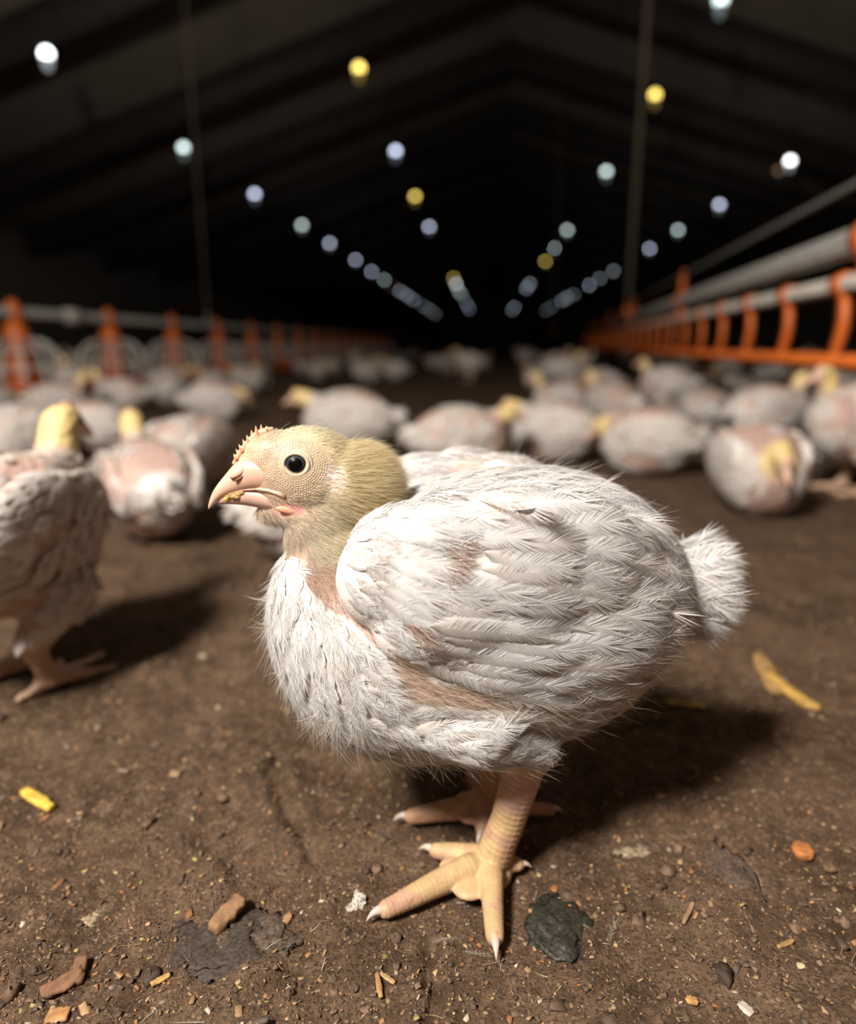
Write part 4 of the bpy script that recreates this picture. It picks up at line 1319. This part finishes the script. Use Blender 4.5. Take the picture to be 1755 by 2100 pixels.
def scatter_chips(name, n, smin, smax, ylo, yhi, label, flat=.22, singles=0):
    u = rc.random(n); Y = ylo * (yhi / ylo) ** u; X = (rc.random(n) * 2 - 1) * (.16 + Y * .80) - Y * .05
    Z = floor_h(X, Y); L = smin * (smax / smin) ** (rc.random(n) ** 2.2); asp = rc.uniform(.25, .95, n)
    bx = np.array([[-1, -1, -1], [1, -.8, -1], [.8, 1, -1], [-1, .7, -1], [-.8, -.8, 1], [.9, -.6, 1], [.6, .8, 1], [-.7, .6, 1.0]])
    q = np.array([[3, 2, 1, 0], [4, 5, 6, 7], [0, 1, 5, 4], [1, 2, 6, 5], [2, 3, 7, 6], [3, 0, 4, 7]])
    V = bx[None] * np.stack([L, L * asp, L * flat * rc.uniform(.5, 1.3, n)], 1)[:, None] * (1 + .25 * rc.normal(size=(n, 8, 1)) * .6)
    a, t1, t2 = rc.uniform(0, 2 * np.pi, n), rc.normal(size=n) * .3, rc.normal(size=n) * .3
    V[..., 2] += V[..., 0] * t1[:, None] + V[..., 1] * t2[:, None]
    c, s_ = np.cos(a)[:, None], np.sin(a)[:, None]
    W = np.stack([V[..., 0] * c - V[..., 1] * s_, V[..., 0] * s_ + V[..., 1] * c, V[..., 2]], -1) + np.stack([X, Y, Z + L * flat * .35 + .0003], 1)[:, None]
    pal = np.array([[.30, .15, .06], [.36, .21, .10], [.42, .27, .14], [.20, .12, .065], [.48, .38, .27], [.12, .075, .045], [.34, .14, .045], [.40, .30, .10], [.22, .15, .10], [.15, .10, .07]])
    col = pal[rc.choice(len(pal), n, p=[.13, .12, .10, .17, .035, .15, .06, .035, .10, .10])] * rc.uniform(.55, 1.15, (n, 1))
    F = (np.arange(n)[:, None, None] * 8 + q[None]).reshape(-1, 4)
    W = W.reshape(-1, 3); col = np.repeat(col, 8, 0)
    if singles:      # the biggest ones are chips of their own
        d_ = np.hypot(X, Y); order = np.argsort(-(L / d_) * ((Y < .75) & (np.abs(X) < .42 * Y + .04)))[:singles]
        for j in order:
            w_ = W[j * 8:j * 8 + 8]; c0 = w_.mean(0); c0[2] = w_[:, 2].min(); me = mesh_np('wood_chip', w_ - c0, q, False); pcol(me, 'hcol', col[j * 8:j * 8 + 8])
            tone = 'dark brown' if col[j * 8].max() < .2 else ('tan' if col[j * 8, 1] > .2 else 'reddish brown')
            side_ = 'left' if c0[0] < -.07 * (c0[1] / .25) else ('right' if c0[0] > .07 * (c0[1] / .25) else 'middle'); row_ = 'foreground' if c0[1] < .24 else ('strip level with the feet' if c0[1] < .36 else 'ground behind the feet')
            tag(obj('wood_chip', me, M['chip'], None, tuple(c0)), 'loose %s wood chip on the %s %s' % (tone, side_, row_), 'wood chip', 'loose wood chips on the litter')
        km = np.ones(n, bool); km[order] = False; W = W.reshape(n, 8, 3)[km].reshape(-1, 3); col = col.reshape(n, 8, 3)[km].reshape(-1, 3); n = len(W) // 8
        F = (np.arange(n)[:, None, None] * 8 + q[None]).reshape(-1, 4)
    LIT.append((W, [F], col))


LIT = []

scatter_chips('litter_crumbs', 28000, .0004, .0015, .15, 1.4, 'fine crumbs and sawdust pressed into the brown litter')
scatter_chips('wood_chips', 1100, .0010, .0036, .15, 2.6, 'scattered small tan wood chips lying on the litter', .2, singles=110)
# clods
n = 900; u = rc.random(n); Y = .16 * (1.6 / .16) ** u; X = (rc.random(n) * 2 - 1) * (.16 + Y * .8) - Y * .05; keepc = np.ones(n, bool)
for f in FEET_FLAT: keepc &= np.hypot(X - f[0], Y - f[1]) > .022
X, Y = X[keepc], Y[keepc]; n = len(X)
sv, sf = MB().ell((0, 0, 0), (1, 1, 1), 8, 6).arrays(); k0 = len(sv)
R = .0010 * (4.0) ** (rc.random(n) ** 2.0) * (1 + .5 * (Y > .5))
V = sv[None] * (R[:, None] * rc.uniform(.7, 1.3, (n, 3)))[:, None] * [1, 1, .6]
V = V * (1 + .28 * rc.normal(size=(n, k0, 1))) + np.stack([X, Y, floor_h(X, Y) + R * .15], 1)[:, None]
LIT.append((V.reshape(-1, 3), [(np.arange(n)[:, None, None] * k0 + f[None]).reshape(-1, f.shape[1]) for f in sf], np.repeat(np.array([[.105, .062, .036]]) * rc.uniform(.5, 1.7, (n, 1)), k0, 0)))
# fibres
n = 2600; u = rc.random(n); Y = .16 * (1.0 / .16) ** u; X = (rc.random(n) * 2 - 1) * (.16 + Y * .8); a = rc.uniform(0, 2 * np.pi, n)
T = np.stack([np.cos(a), np.sin(a), .12 * rc.random(n)], 1); cc = np.where(rc.random((n, 1)) < .35, [[.50, .42, .33]], [[.30, .19, .09]]) * rc.uniform(.6, 1.1, (n, 1))
hv, hq, ht, hc = hairs(np.stack([X, Y, floor_h(X, Y) + .0006], 1), T, .003 + .008 * rc.random(n) ** 2, .00030, cc, curl=.45, r=rc)
LIT.append((hv, [hq, ht], hc[:, :3]))
k0, VV, F4, F3, CC = 0, [], [], [], []
for v_, fs, c_ in LIT:
    for f in fs: (F4 if f.shape[1] == 4 else F3).append(f + k0)
    VV.append(v_); CC.append(c_); k0 += len(v_)
me = mesh_np('loose_litter', np.concatenate(VV), [np.concatenate(F4), np.concatenate(F3)], False); pcol(me, 'hcol', np.concatenate(CC))
tag(obj('loose_litter', me, M['chip']), 'fine crumbs, sawdust, clods and fibres strewn over the brown floor', 'litter', kind='stuff')


# ------------------------------------------------------------------ single pieces one can pick out
def shard(name, px, py, Lpx, Wpx, ang, thick, col, label, cat='wood chip', bend=0.0, seed=0, rough=.75, tilt=0.0, taper=.75):
    P = ground(px, py); r_ = np.random.default_rng(seed); d = np.linalg.norm(P - C_POS); m_px = d / FPX
    # true ground direction of the image angle
    Q = ground(px + 20 * math.cos(math.radians(ang)), py + 20 * math.sin(math.radians(ang))); dv = Q - P; L = Lpx / 20 * np.linalg.norm(dv); a = math.atan2(dv[1], dv[0])
    W = Wpx * m_px; k = 9; n = 10; u = np.linspace(-.5, .5, k); R = []
    for x in u:
        w = W * .5 * (1 - (1 - taper) * abs(x * 2) ** 2) * r_.uniform(.82, 1.1); t = thick * .5 * r_.uniform(.75, 1.15)
        th = np.arange(n) * 2 * np.pi / n
        ring = np.stack([np.full(n, x * L), np.sign(np.cos(th)) * np.abs(np.cos(th)) ** .5 * w + bend * L * (x * 2) ** 2, np.sign(np.sin(th)) * np.abs(np.sin(th)) ** .5 * t + tilt * x * L], 1)
        R.append(ring * [1, 1, 1] + r_.normal(size=(n, 3)) * min(w, t) * .10)
    V, F = MB().rings(R).arrays()
    z = fh(P[0], P[1])
    m = simple(name + '_stuff', col, rough, noise=.35, nscale=260, bump=.5)
    o = obj(name, mesh_np(name, V, F), m, None, (P[0], P[1], max(z, fh(P[0] + math.cos(a) * L * .4, P[1] + math.sin(a) * L * .4), fh(P[0] - math.cos(a) * L * .4, P[1] - math.sin(a) * L * .4)) + thick * .42 + abs(tilt) * L * .35), a)
    return tag(o, label, cat)


shard('straw_stub', 77, 1640, 66, 22, 32, .0035, (.62, .40, .06), 'bright yellow straw stub lying by itself in the left foreground', 'straw', seed=1)
shard('wood_chunk', 468, 1893, 82, 34, -40, .0050, (.25, .135, .06), 'brown split wood chunk leaning on the dark wet patch', seed=2, tilt=.22)
shard('bark_flake', 128, 2022, 95, 30, -25, .0025, (.20, .095, .045), 'rust brown curled bark flake near the lower left corner', 'bark', bend=.12, seed=3, tilt=.10)
shard('bark_flake', 163, 1995, 50, 22, -75, .0030, (.18, .09, .045), 'small upright bark splinter beside the rust brown bark flake', 'bark', seed=4, tilt=.15)
shard('wood_chip', 120, 2083, 44, 26, -5, .0016, (.40, .20, .075), 'square orange wood chip at the lower left edge', seed=5, taper=.95)
shard('wood_chip', 330, 2015, 44, 11, -28, .0014, (.46, .28, .09), 'slim golden wood sliver between the bark and the wet patch', seed=6)
shard('wood_chip', 777, 2030, 50, 10, 80, .0012, (.38, .21, .08), 'thin upright golden splinter left of the bottom crack', seed=7)
shard('wood_chip', 795, 2014, 36, 9, 35, .0012, (.42, .26, .11), 'thin tan splinter crossing above the upright golden splinter', seed=8)
shard('wood_chip', 590, 1890, 20, 14, -60, .0018, (.36, .20, .09), 'little tan chip on the knobbly dark patch', seed=9)
shard('straw', 1612, 1428, 130, 24, 38, .0050, (.52, .31, .07), 'long blurred yellow straw behind the chicken on the right', 'straw', bend=.05, seed=10)
shard('straw', 1572, 1388, 90, 34, 62, .0060, (.34, .20, .07), 'short brown straw end crossing the long yellow straw', 'straw', seed=11)
shard('straw', 1405, 1442, 80, 12, 6, .0030, (.42, .30, .08), 'thin pale straw under the tail of the standing chicken', 'straw', seed=12)
shard('wood_chip', 1645, 1752, 26, 34, 80, .0040, (.40, .15, .04), 'small orange wood chip alone at the right', seed=13)
shard('wood_chip', 1700, 1780, 28, 18, 10, .0030, (.15, .085, .045), 'dark brown chip beside the small orange wood chip', seed=14)
shard('wood_chip', 1418, 2062, 14, 22, 85, .0015, (.46, .24, .08), 'tiny bright orange chip at the bottom right of the middle', seed=15)
shard('wood_chip', 1105, 1872, 44, 9, 10, .0012, (.36, .20, .10), 'narrow tan sliver just above the black dropping', seed=16)
shard('paper_scrap', 1528, 2078, 36, 18, 45, .0012, (.50, .42, .36), 'pale whitish flake at the lower right edge', 'flake', seed=17)
shard('wood_chip', 1410, 1885, 48, 8, -65, .0012, (.30, .18, .09), 'slender brown splinter right of the black dropping', seed=18)
shard('wood_chip', 1610, 1945, 36, 8, -25, .0012, (.34, .20, .07), 'short golden splinter far right beside a cream grain', seed=19)
shard('seed_husk', 1640, 1988, 14, 10, 0, .0016, (.50, .40, .24), 'tiny cream grain right of the black dropping', 'grain', seed=20)


def lump(name, px, py, rx, ry, hz, col, label, cat, seed, rough=.6, amp=.3, fr=2.2, sink=.35):
    P = ground(px, py); P2, P3 = ground(px + rx, py), ground(px, py - ry); a = np.linalg.norm(P2 - P); b = np.linalg.norm(P3 - P)
    V, F = MB().ell((0, 0, 0), (1, 1, 1), 40, 26).arrays()
    V = V * (1 + amp * 1.6 * fbm(V * fr * 1.4 + seed * 9.1, 4, seed))[:, None] * [a, b, hz]
    V = V + np.stack([.0014 * fbm(V * 300, 3, seed), .0014 * fbm(V * 300, 3, seed + 5), .0016 * fbm(V * 260, 3, seed + 9)], 1)
    m = simple(name + '_stuff', col, rough, noise=.65, nscale=650, bump=1.0)
    return tag(obj(name, mesh_np(name, V, F), m, None, (P[0], P[1], fh(P[0], P[1]) + hz * (1 - sink) * .5 - .001)), label, cat)


lump('dropping', 1150, 1905, 66, 66, .0030, (.030, .028, .019), 'black olive dropping beside the front toe of the standing chicken', 'dropping', 3, .5)
lump('wet_litter_patch', 445, 1935, 100, 66, .0013, (.052, .036, .024), 'dark wet patch of litter under the wood chunk', 'litter patch', 5, .75, .3)
lump('litter_lump', 550, 1925, 60, 48, .0022, (.085, .056, .036), 'knobbly grey brown lump right of the wood chunk', 'litter lump', 6, .7, .35, 3.0)
lump('litter_lump', 735, 1850, 14, 16, .0032, (.50, .44, .38), 'chalky white crumb in front of the near middle toe', 'crumb', 8, .8, .4)
lump('litter_lump', 720, 1862, 8, 9, .0022, (.46, .40, .34), 'smaller white crumb left of the chalky white crumb', 'crumb', 9, .8, .4)
lump('litter_lump', 1500, 1800, 40, 60, .0018, (.095, .060, .040), 'low brown clod at the right with a cracked edge', 'clod', 10, .8, .4, 2.6)
lump('litter_lump', 188, 1872, 28, 18, .0012, (.30, .22, .13), 'pale tan clod of sawdust in the left foreground', 'clod', 12, .85, .45, 3)
lump('litter_lump', 1310, 1750, 40, 22, .0010, (.24, .18, .11), 'pale crusted patch right of the near foot', 'clod', 13, .85, .5, 3)
# tiny feathers dropped on the floor
for (px, py, L_, ang, lb) in ((1245, 1945, .011, 60, 'tiny white down feather lying right of the black dropping'), (1015, 1965, .010, 170, 'wisp of pale fluff at the tip of the front toe'),
                              (955, 1925, .012, 190, 'pale loose fluff between the two front toes'), (490, 1750, .007, 40, 'small pale down wisp in the middle left litter')):
    P = ground(px, py); a = math.radians(ang); T = np.array([[math.cos(a), math.sin(a), .05]])
    b = barbs(np.zeros((1, 3)), T, np.array([[0, 0, 1.0]]), L_, L_ * .45, None, .0008, .0012, 18, .18, .5, .1, .1, col=np.array([[.62, .56, .48]]), jit=3, r=rc)
    tag(obj('loose_feather', hair_mesh('loose_feather', [b]), M['down'], None, (P[0], P[1], fh(P[0], P[1]) + .001)), lb, 'feather')

# ------------------------------------------------------------------ the flock behind
rb = np.random.default_rng(99)
M['far_feather'] = M['feather']


def make_bird(pose, seed, detail=True):
    """pose: stand / sit / tuck. Returns list of (part name, mesh, material, sub-list)"""
    r = np.random.default_rng(seed); mb_ = MB(); st = pose == 'stand'; dz = 0 if st else -52
    secs = [(92, 134, 108, 8, 122), (86, 150, 92, 26, 121), (72, 163, 74, 40, 118), (50, 174, 62, 48, 118), (20, 182, 58, 53, 122), (-14, 182, 62, 53, 126), (-42, 175, 70, 48, 130), (-64, 162, 86, 38, 130), (-80, 148, 106, 24, 129), (-88, 136, 118, 10, 128)]
    if not st: secs = [(x, max(t + dz, 20), max(b + dz - 6, 1.5) if hy > 30 else b + dz, hy * 1.06, z + dz) for x, t, b, hy, z in secs]
    mb_.rings(loft_x(secs, 28, 3))
    if pose == 'stand': hx, hz = 80, 194
    elif pose == 'sit': hx, hz = 84, 146
    elif pose == 'rest': hx, hz = 96, 116
    else: hx, hz = 92, 92
    nb = np.array([66, 0, 155 + dz]); hd = np.array([hx, 0, hz])
    pts = np.array([nb, nb * .5 + hd * .5 + [2, 0, 3], hd]) * mm
    mb_.tube(pts, np.array([20, 16, 15]) * mm, 16)
    for p_, r_ in zip(pts, (20, 16, 15)): mb_.ell(p_, (r_ * mm,) * 3, 14, 10)
    tl = -.25 if pose != 'tuck' else -.9; fwd = norm(np.array([1, 0, tl]))
    mb_.ell(hd * mm + fwd * .004, (20 * mm, 14 * mm, 17 * mm), 18, 12); mb_.ell(hd * mm + fwd * .016, (11 * mm, 9.5 * mm, 11 * mm), 14, 10)
    mb_.ell(np.array([-88, 0, 130 + dz]) * mm, (14 * mm, 15 * mm, 18 * mm), 14, 10)
    toes = []
    if st:
        for s in (1, -1):
            a, b, c = np.array([18, 36 * s, 74]) * mm, np.array([-18, 32 * s, 48]) * mm, np.array([2, 27 * s, 10]) * mm
            mb_.tube([a, b], [.022, .012], 14); mb_.ell(a, (.024, .022, .024), 14, 10); mb_.ell(b, (.0115,) * 3, 12, 8); mb_.tube([b, b * .5 + c * .5, c], [.0105, .008, .009], 12); mb_.ell(c, (.011, .011, .008), 12, 8)
            for dx, dy in ((56, 4 * s), (36, 30 * s), (38, -22 * s), (-24, -8 * s)):
                t_ = c + np.array([dx, dy, 0]) * mm; t_[2] = .0042; m_ = c * .5 + t_ * .5; m_[2] = .0062; mb_.tube([c, m_, t_], [.0068, .0052, .0035], 10); mb_.ell(t_, (.0036,) * 3, 8, 6)
    bm = remesh(mb_, .0034 if detail else .006, 5)
    V, N = mesh_arrays(bm)
    n1 = fbm(V * 28 + seed, 3, seed); n2 = fbm(V * 60 + seed, 3, seed + 3)
    c = np.tile(np.array([.70, .63, .56]), (len(V), 1)); c = lerpc(c, np.array([.55, .36, .30])[None], sstep(n1, -.18, .02) * .97); c = lerpc(c, np.array([.58, .48, .38])[None], sstep(n2, .1, .5) * .6)
    c = np.where((V[:, 0] < -.074)[:, None], np.array([[.78, .73, .68]]), c)
    hdist = np.linalg.norm(V - (hd * mm + fwd * .004), axis=1); hw = sstep(hdist, .034, .022)
    c = lerpc(c, np.array([.80, .60, .26])[None], hw); face = sstep((V - hd * mm) @ fwd, .008, .018) * hw; c = lerpc(c, np.array([.66, .42, .30])[None], face)
    if st: c = lerpc(c, np.array([.58, .37, .25])[None], sstep(V[:, 2], .055, .042))
    pcol(bm, 'scol', c)
    out = [('body', bm, 'bird_skin')]
    # wings
    tree = bvh_of(bm); wms = []
    for s in (1, -1):
        w = MB(); w.ell(np.array([-6, 47 * s, 132 + dz]) * mm, (.056, .013, .040), 22, 14); w.ell(np.array([34, 44 * s, 138 + dz]) * mm, (.034, .012, .028), 18, 12); w.ell(np.array([-44, 41 * s, 122 + dz]) * mm, (.030, .010, .024), 16, 10)
        wm = remesh(w, .0034 if detail else .006, 5); wv, wn = mesh_arrays(wm)
        cw = np.tile(np.array([.80, .75, .70]), (len(wv), 1)); cw = lerpc(cw, np.array([.55, .38, .32])[None], sstep(fbm(wv * 45 + seed, 3, seed + 7), .02, .2) * .9); pcol(wm, 'scol', cw)
        wms.append(wm); out.append(('wing', wm, 'bird_skin'))
    full_t = bvh_of(bm, *wms)
    # feathers in uneven patches, so that pink skin shows between them
    P, Nn = sample_surface(bm, 2600 if detail else 900, r); ok_ = (np.linalg.norm(P - hd * mm, axis=1) > .030) & (P[:, 2] > (.058 if st else .006)) & (fbm(P * 28 + seed, 3, seed) < .03)
    P, Nn = P[ok_][:720 if detail else 240], Nn[ok_][:720 if detail else 240]
    T = flow(P - [0, 0, dz * mm]) + r.normal(size=P.shape) * .3; m_ = len(P); sc_ = 1 if detail else 1.5
    parts_ = [feathers(P, T, Nn, .019 * sc_ * r.uniform(.7, 1.3, m_), .011 * sc_, full_t, .0012, .0032, .14, 0, .4, 3, 2, r=r)]
    for wm in wms:
        P, Nn = sample_surface(wm, 420 if detail else 120, r); k_ = np.abs(Nn[:, 1]) > .25; k_ &= (Nn[:, 1] * P[:, 1] > 0) & (fbm(P * 45 + seed, 3, seed + 7) < .05); P, Nn = P[k_], Nn[k_]; m_ = len(P)
        parts_.append(feathers(P, np.tile([[-1.0, 0, -.25]], (m_, 1)) + r.normal(size=(m_, 3)) * .12, Nn, .027 * sc_ * r.uniform(.8, 1.2, m_), .013 * sc_, full_t, .0012, .003, .14, 0, .2, 3, 2, r=r))
    n = 8; ph = r.uniform(0, 2 * np.pi, n); rr = np.sqrt(r.random(n)); D0 = norm(np.stack([-np.ones(n), rr * np.cos(ph) * .35, rr * np.sin(ph) * .4 - .15], 1))
    P = np.array([-86, 0, 130 + dz]) * mm + np.stack([np.zeros(n), rr * np.cos(ph) * .014, rr * np.sin(ph) * .016], 1); parts_.append(feathers(P, D0, norm(np.stack([.4 * np.ones(n), np.cos(ph), np.sin(ph)], 1)), .026, .012, None, 0, -.004, .1, 0, .8, 3, 2, r=r))
    Vp, Fp, Cp, k0 = [], [], [], 0
    for v, f, c_ in parts_: Vp.append(v); Fp.append(f + k0); Cp.append(c_); k0 += len(v)
    pl = mesh_np('plumage', np.concatenate(Vp), np.concatenate(Fp)); pcol(pl, 'hcol', np.concatenate(Cp) * np.array([1.0, .95, .90, 1])); out.append(('plumage', pl, 'feather'))
    # face
    side = np.array([0, 1.0, 0]); b0 = hd * mm + fwd * .022; k = np.linspace(0, 1, 7)[:, None]
    out.append(('beak', MB().tube(b0 + fwd * k * .019 + np.array([0, 0, -1]) * k ** 2 * .006, .0072 * (1 - k[:, 0] ** 1.3 * .93), 10).mesh('beak'), 'beak'))
    for s in (1, -1): out.append(('eye', MB().ell(hd * mm + fwd * .010 + side * .0122 * s + np.array([0, 0, .004]), (.0036, .0022, .0036), 10, 8).mesh('eye'), 'eye'))
    upv = norm(np.cross(side, fwd) * -1); upv = upv if upv[2] > 0 else -upv
    cb = MB().tube([b0 + upv * .008 - fwd * .002, hd * mm + fwd * .012 + upv * .0165, hd * mm + fwd * .002 + upv * .0175], [.0014, .0022, .0012], 8)
    out.append(('comb', cb.mesh('comb'), 'comb'))
    for nm, me, mt in out:
        if not me.materials: me.materials.append(M[mt])
    return out


KIT = {'stand': make_bird('stand', 31), 'sit': make_bird('sit', 47), 'tuck': make_bird('tuck', 58), 'rest': make_bird('rest', 66)}


def join_kit(kit):
    V, F4, F3, k0, mats, mi, A, B = [], [], [], 0, [], [], [], []
    bpy_me = bpy.data.meshes.new('far_chicken'); polys = []; mat_i = []; scol = []; hcol = []
    for nm, me, mt in kit:
        v, _ = mesh_arrays(me); V.append(v)
        if M[mt].name not in mats: mats.append(M[mt].name)
        for p in me.polygons: polys.append([i + k0 for i in p.vertices]); mat_i.append(mats.index(M[mt].name))
        for nm_, acc in (('scol', scol), ('hcol', hcol)):
            a = np.ones(len(v) * 4, np.float32)
            if nm_ in me.attributes: me.attributes[nm_].data.foreach_get('color', a)
            acc.append(a.reshape(-1, 4))
        k0 += len(v)
    bpy_me.from_pydata([tuple(x) for x in np.concatenate(V)], [], polys)
    for m in mats: bpy_me.materials.append(bpy.data.materials[m])
    bpy_me.polygons.foreach_set('material_index', np.array(mat_i, np.int32)); bpy_me.polygons.foreach_set('use_smooth', np.ones(len(polys), bool)); bpy_me.update()
    pcol(bpy_me, 'scol', np.concatenate(scol)); pcol(bpy_me, 'hcol', np.concatenate(hcol))
    return bpy_me


def place_bird(pose, X0, Y0, heading, scale, label, group=None, far=None):
    z = (fh(X0, Y0) if Y0 < 3 else -.001) + .0005
    if far is not None:
        o = bpy.data.objects.new('white_chicken', far); COL.objects.link(o)
    else:
        o = empty('white_chicken')
        for nm, me, mt in KIT[pose]:
            c = bpy.data.objects.new(nm, me); COL.objects.link(c); c.parent = o
            if nm == 'plumage': c['kind'] = 'stuff'
    o.location = (X0, Y0, z); o.rotation_euler = (0, 0, math.radians(heading)); o.scale = (scale,) * 3
    return tag(o, label, 'chicken', group)


G = 'flock of blurred chickens behind'; NAMED = []
for (pose, px, py, hd_, sc_, lb) in [
    ('stand', 38, 1402, 84, .95, 'standing chicken cut off by the left edge, seen from behind with a yellow head'),
    ('sit', 318, 1098, 128, 1.0, 'sitting chicken seen from behind, left of the beak, with pink flanks'),
    ('tuck', 392, 1006, 78, 1.0, 'rounded white chicken sitting above and behind the beak tip'),
    ('tuck', 655, 1162, 15, .9, 'white chicken half hidden behind the throat of the standing chicken'),
    ('rest', 722, 935, 182, 1.12, 'chicken lying behind the head with its yellow head to the left'),
    ('tuck', 195, 935, 200, .95, 'grey white chicken behind the yellow head at the left'),
    ('rest', 55, 965, 250, 1.0, 'chicken at the left edge showing a yellow face'),
    ('tuck', 438, 868, 10, 1.0, 'small white chicken lying alone in front of the pan feeders'),
    ('rest', 935, 975, 8, 1.0, 'chicken lying directly behind the back, yellow head turned to the right'),
    ('rest', 1140, 950, 168, 1.0, 'chicken in the huddle behind the back, nearest of the group with pink side'),
    ('sit', 1150, 868, 196, 1.0, 'chicken in the huddle with its yellow head raised at the left'),
    ('sit', 1255, 880, 130, 1.05, 'chicken at the back of the huddle with the highest yellow head'),
    ('tuck', 1330, 972, 165, 1.0, 'chicken lying at the right end of the huddle above the tail'),
    ('tuck', 1432, 895, 95, 1.0, 'plain white chicken sitting between the huddle and the right edge'),
    ('stand', 1556, 965, 20, .92, 'greyish standing chicken behind the white one seen end on'),
    ('tuck', 1540, 1046, 268, 1.02, 'fluffy white chicken facing the camera with its head tucked down'),
    ('stand', 1748, 1012, 195, 1.0, 'standing chicken cut off by the right edge with one foot showing'),
    ('stand', 1362, 862, 160, .95, 'shadowed standing chicken with a visible leg behind the huddle'),
    ('sit', 118, 868, 30, 1.0, 'chicken sitting under the first pan feeder'),
    ('tuck', -25, 885, 75, 1.0, 'chicken sitting at the left edge below the feeder'),
    ('sit', 255, 850, 190, 1.0, 'chicken sitting in front of the second pan feeder'),
    ('tuck', 352, 836, 80, 1.0, 'chicken sitting in front of the third pan feeder'),
    ('stand', 150, 838, 130, .95, 'chicken standing beside the second pan feeder'),
    ('sit', 1690, 872, 150, 1.0, 'chicken sitting low by the right edge under the drinker'),
    ('stand', 1640, 856, 30, 1.0, 'chicken standing under the orange rail near the right edge'),
]:
    P = ground(px, py); place_bird(pose, P[0], P[1], hd_, sc_, lb, G); NAMED.append((P[0], P[1]))

FAR = [join_kit(make_bird(p, 70 + i, False)) for i, p in enumerate(('stand', 'sit', 'tuck', 'rest'))]
placed = []
cnt = 0
tries = 0
while cnt < 190 and tries < 9000:
    tries += 1
    d = 2.35 * (14.0 / 2.35) ** (rb.random() ** 1.15); X0 = max(-7.6, min(7.6, rb.uniform(-1, 1) * (1.0 + d * .68) + .1))
    if d < 4.3 and -.95 - .0 * d < X0 < .55 and not (X0 > .15 and d > 2.9): continue
    if d < 4.0 and X0 > 1.9: continue
    dn_ = np.array([X0, d]) - A0[:2]; perp = dn_[0] * -dl[1] + dn_[1] * dl[0]
    if abs(perp) < .16: continue
    if abs(X0 - FX) < .34 and min(abs(d - q) for q in [FY0 + .755 * i for i in range(-1, 16)]) < .34: continue
    if any((X0 - a) ** 2 + (d - b) ** 2 < .040 for a, b in placed) or any((X0 - a) ** 2 + (d - b) ** 2 < .06 for a, b in NAMED): continue
    placed.append((X0, d)); k_ = int(rb.integers(0, 4))
    where = 'left of the bare aisle' if X0 < -.6 else ('right of the bare aisle' if X0 > .7 else 'across the far aisle')
    dep = 'near' if d < 4 else ('middle' if d < 7.5 else 'farthest'); ps = ('standing', 'sitting', 'crouching', 'resting')[k_]
    place_bird(None, X0, d, rb.uniform(0, 360), rb.uniform(.9, 1.1), 'blurred %s chicken in the %s crowd %s' % (ps, dep, where), 'distant crowd of chickens', FAR[k_]); cnt += 1
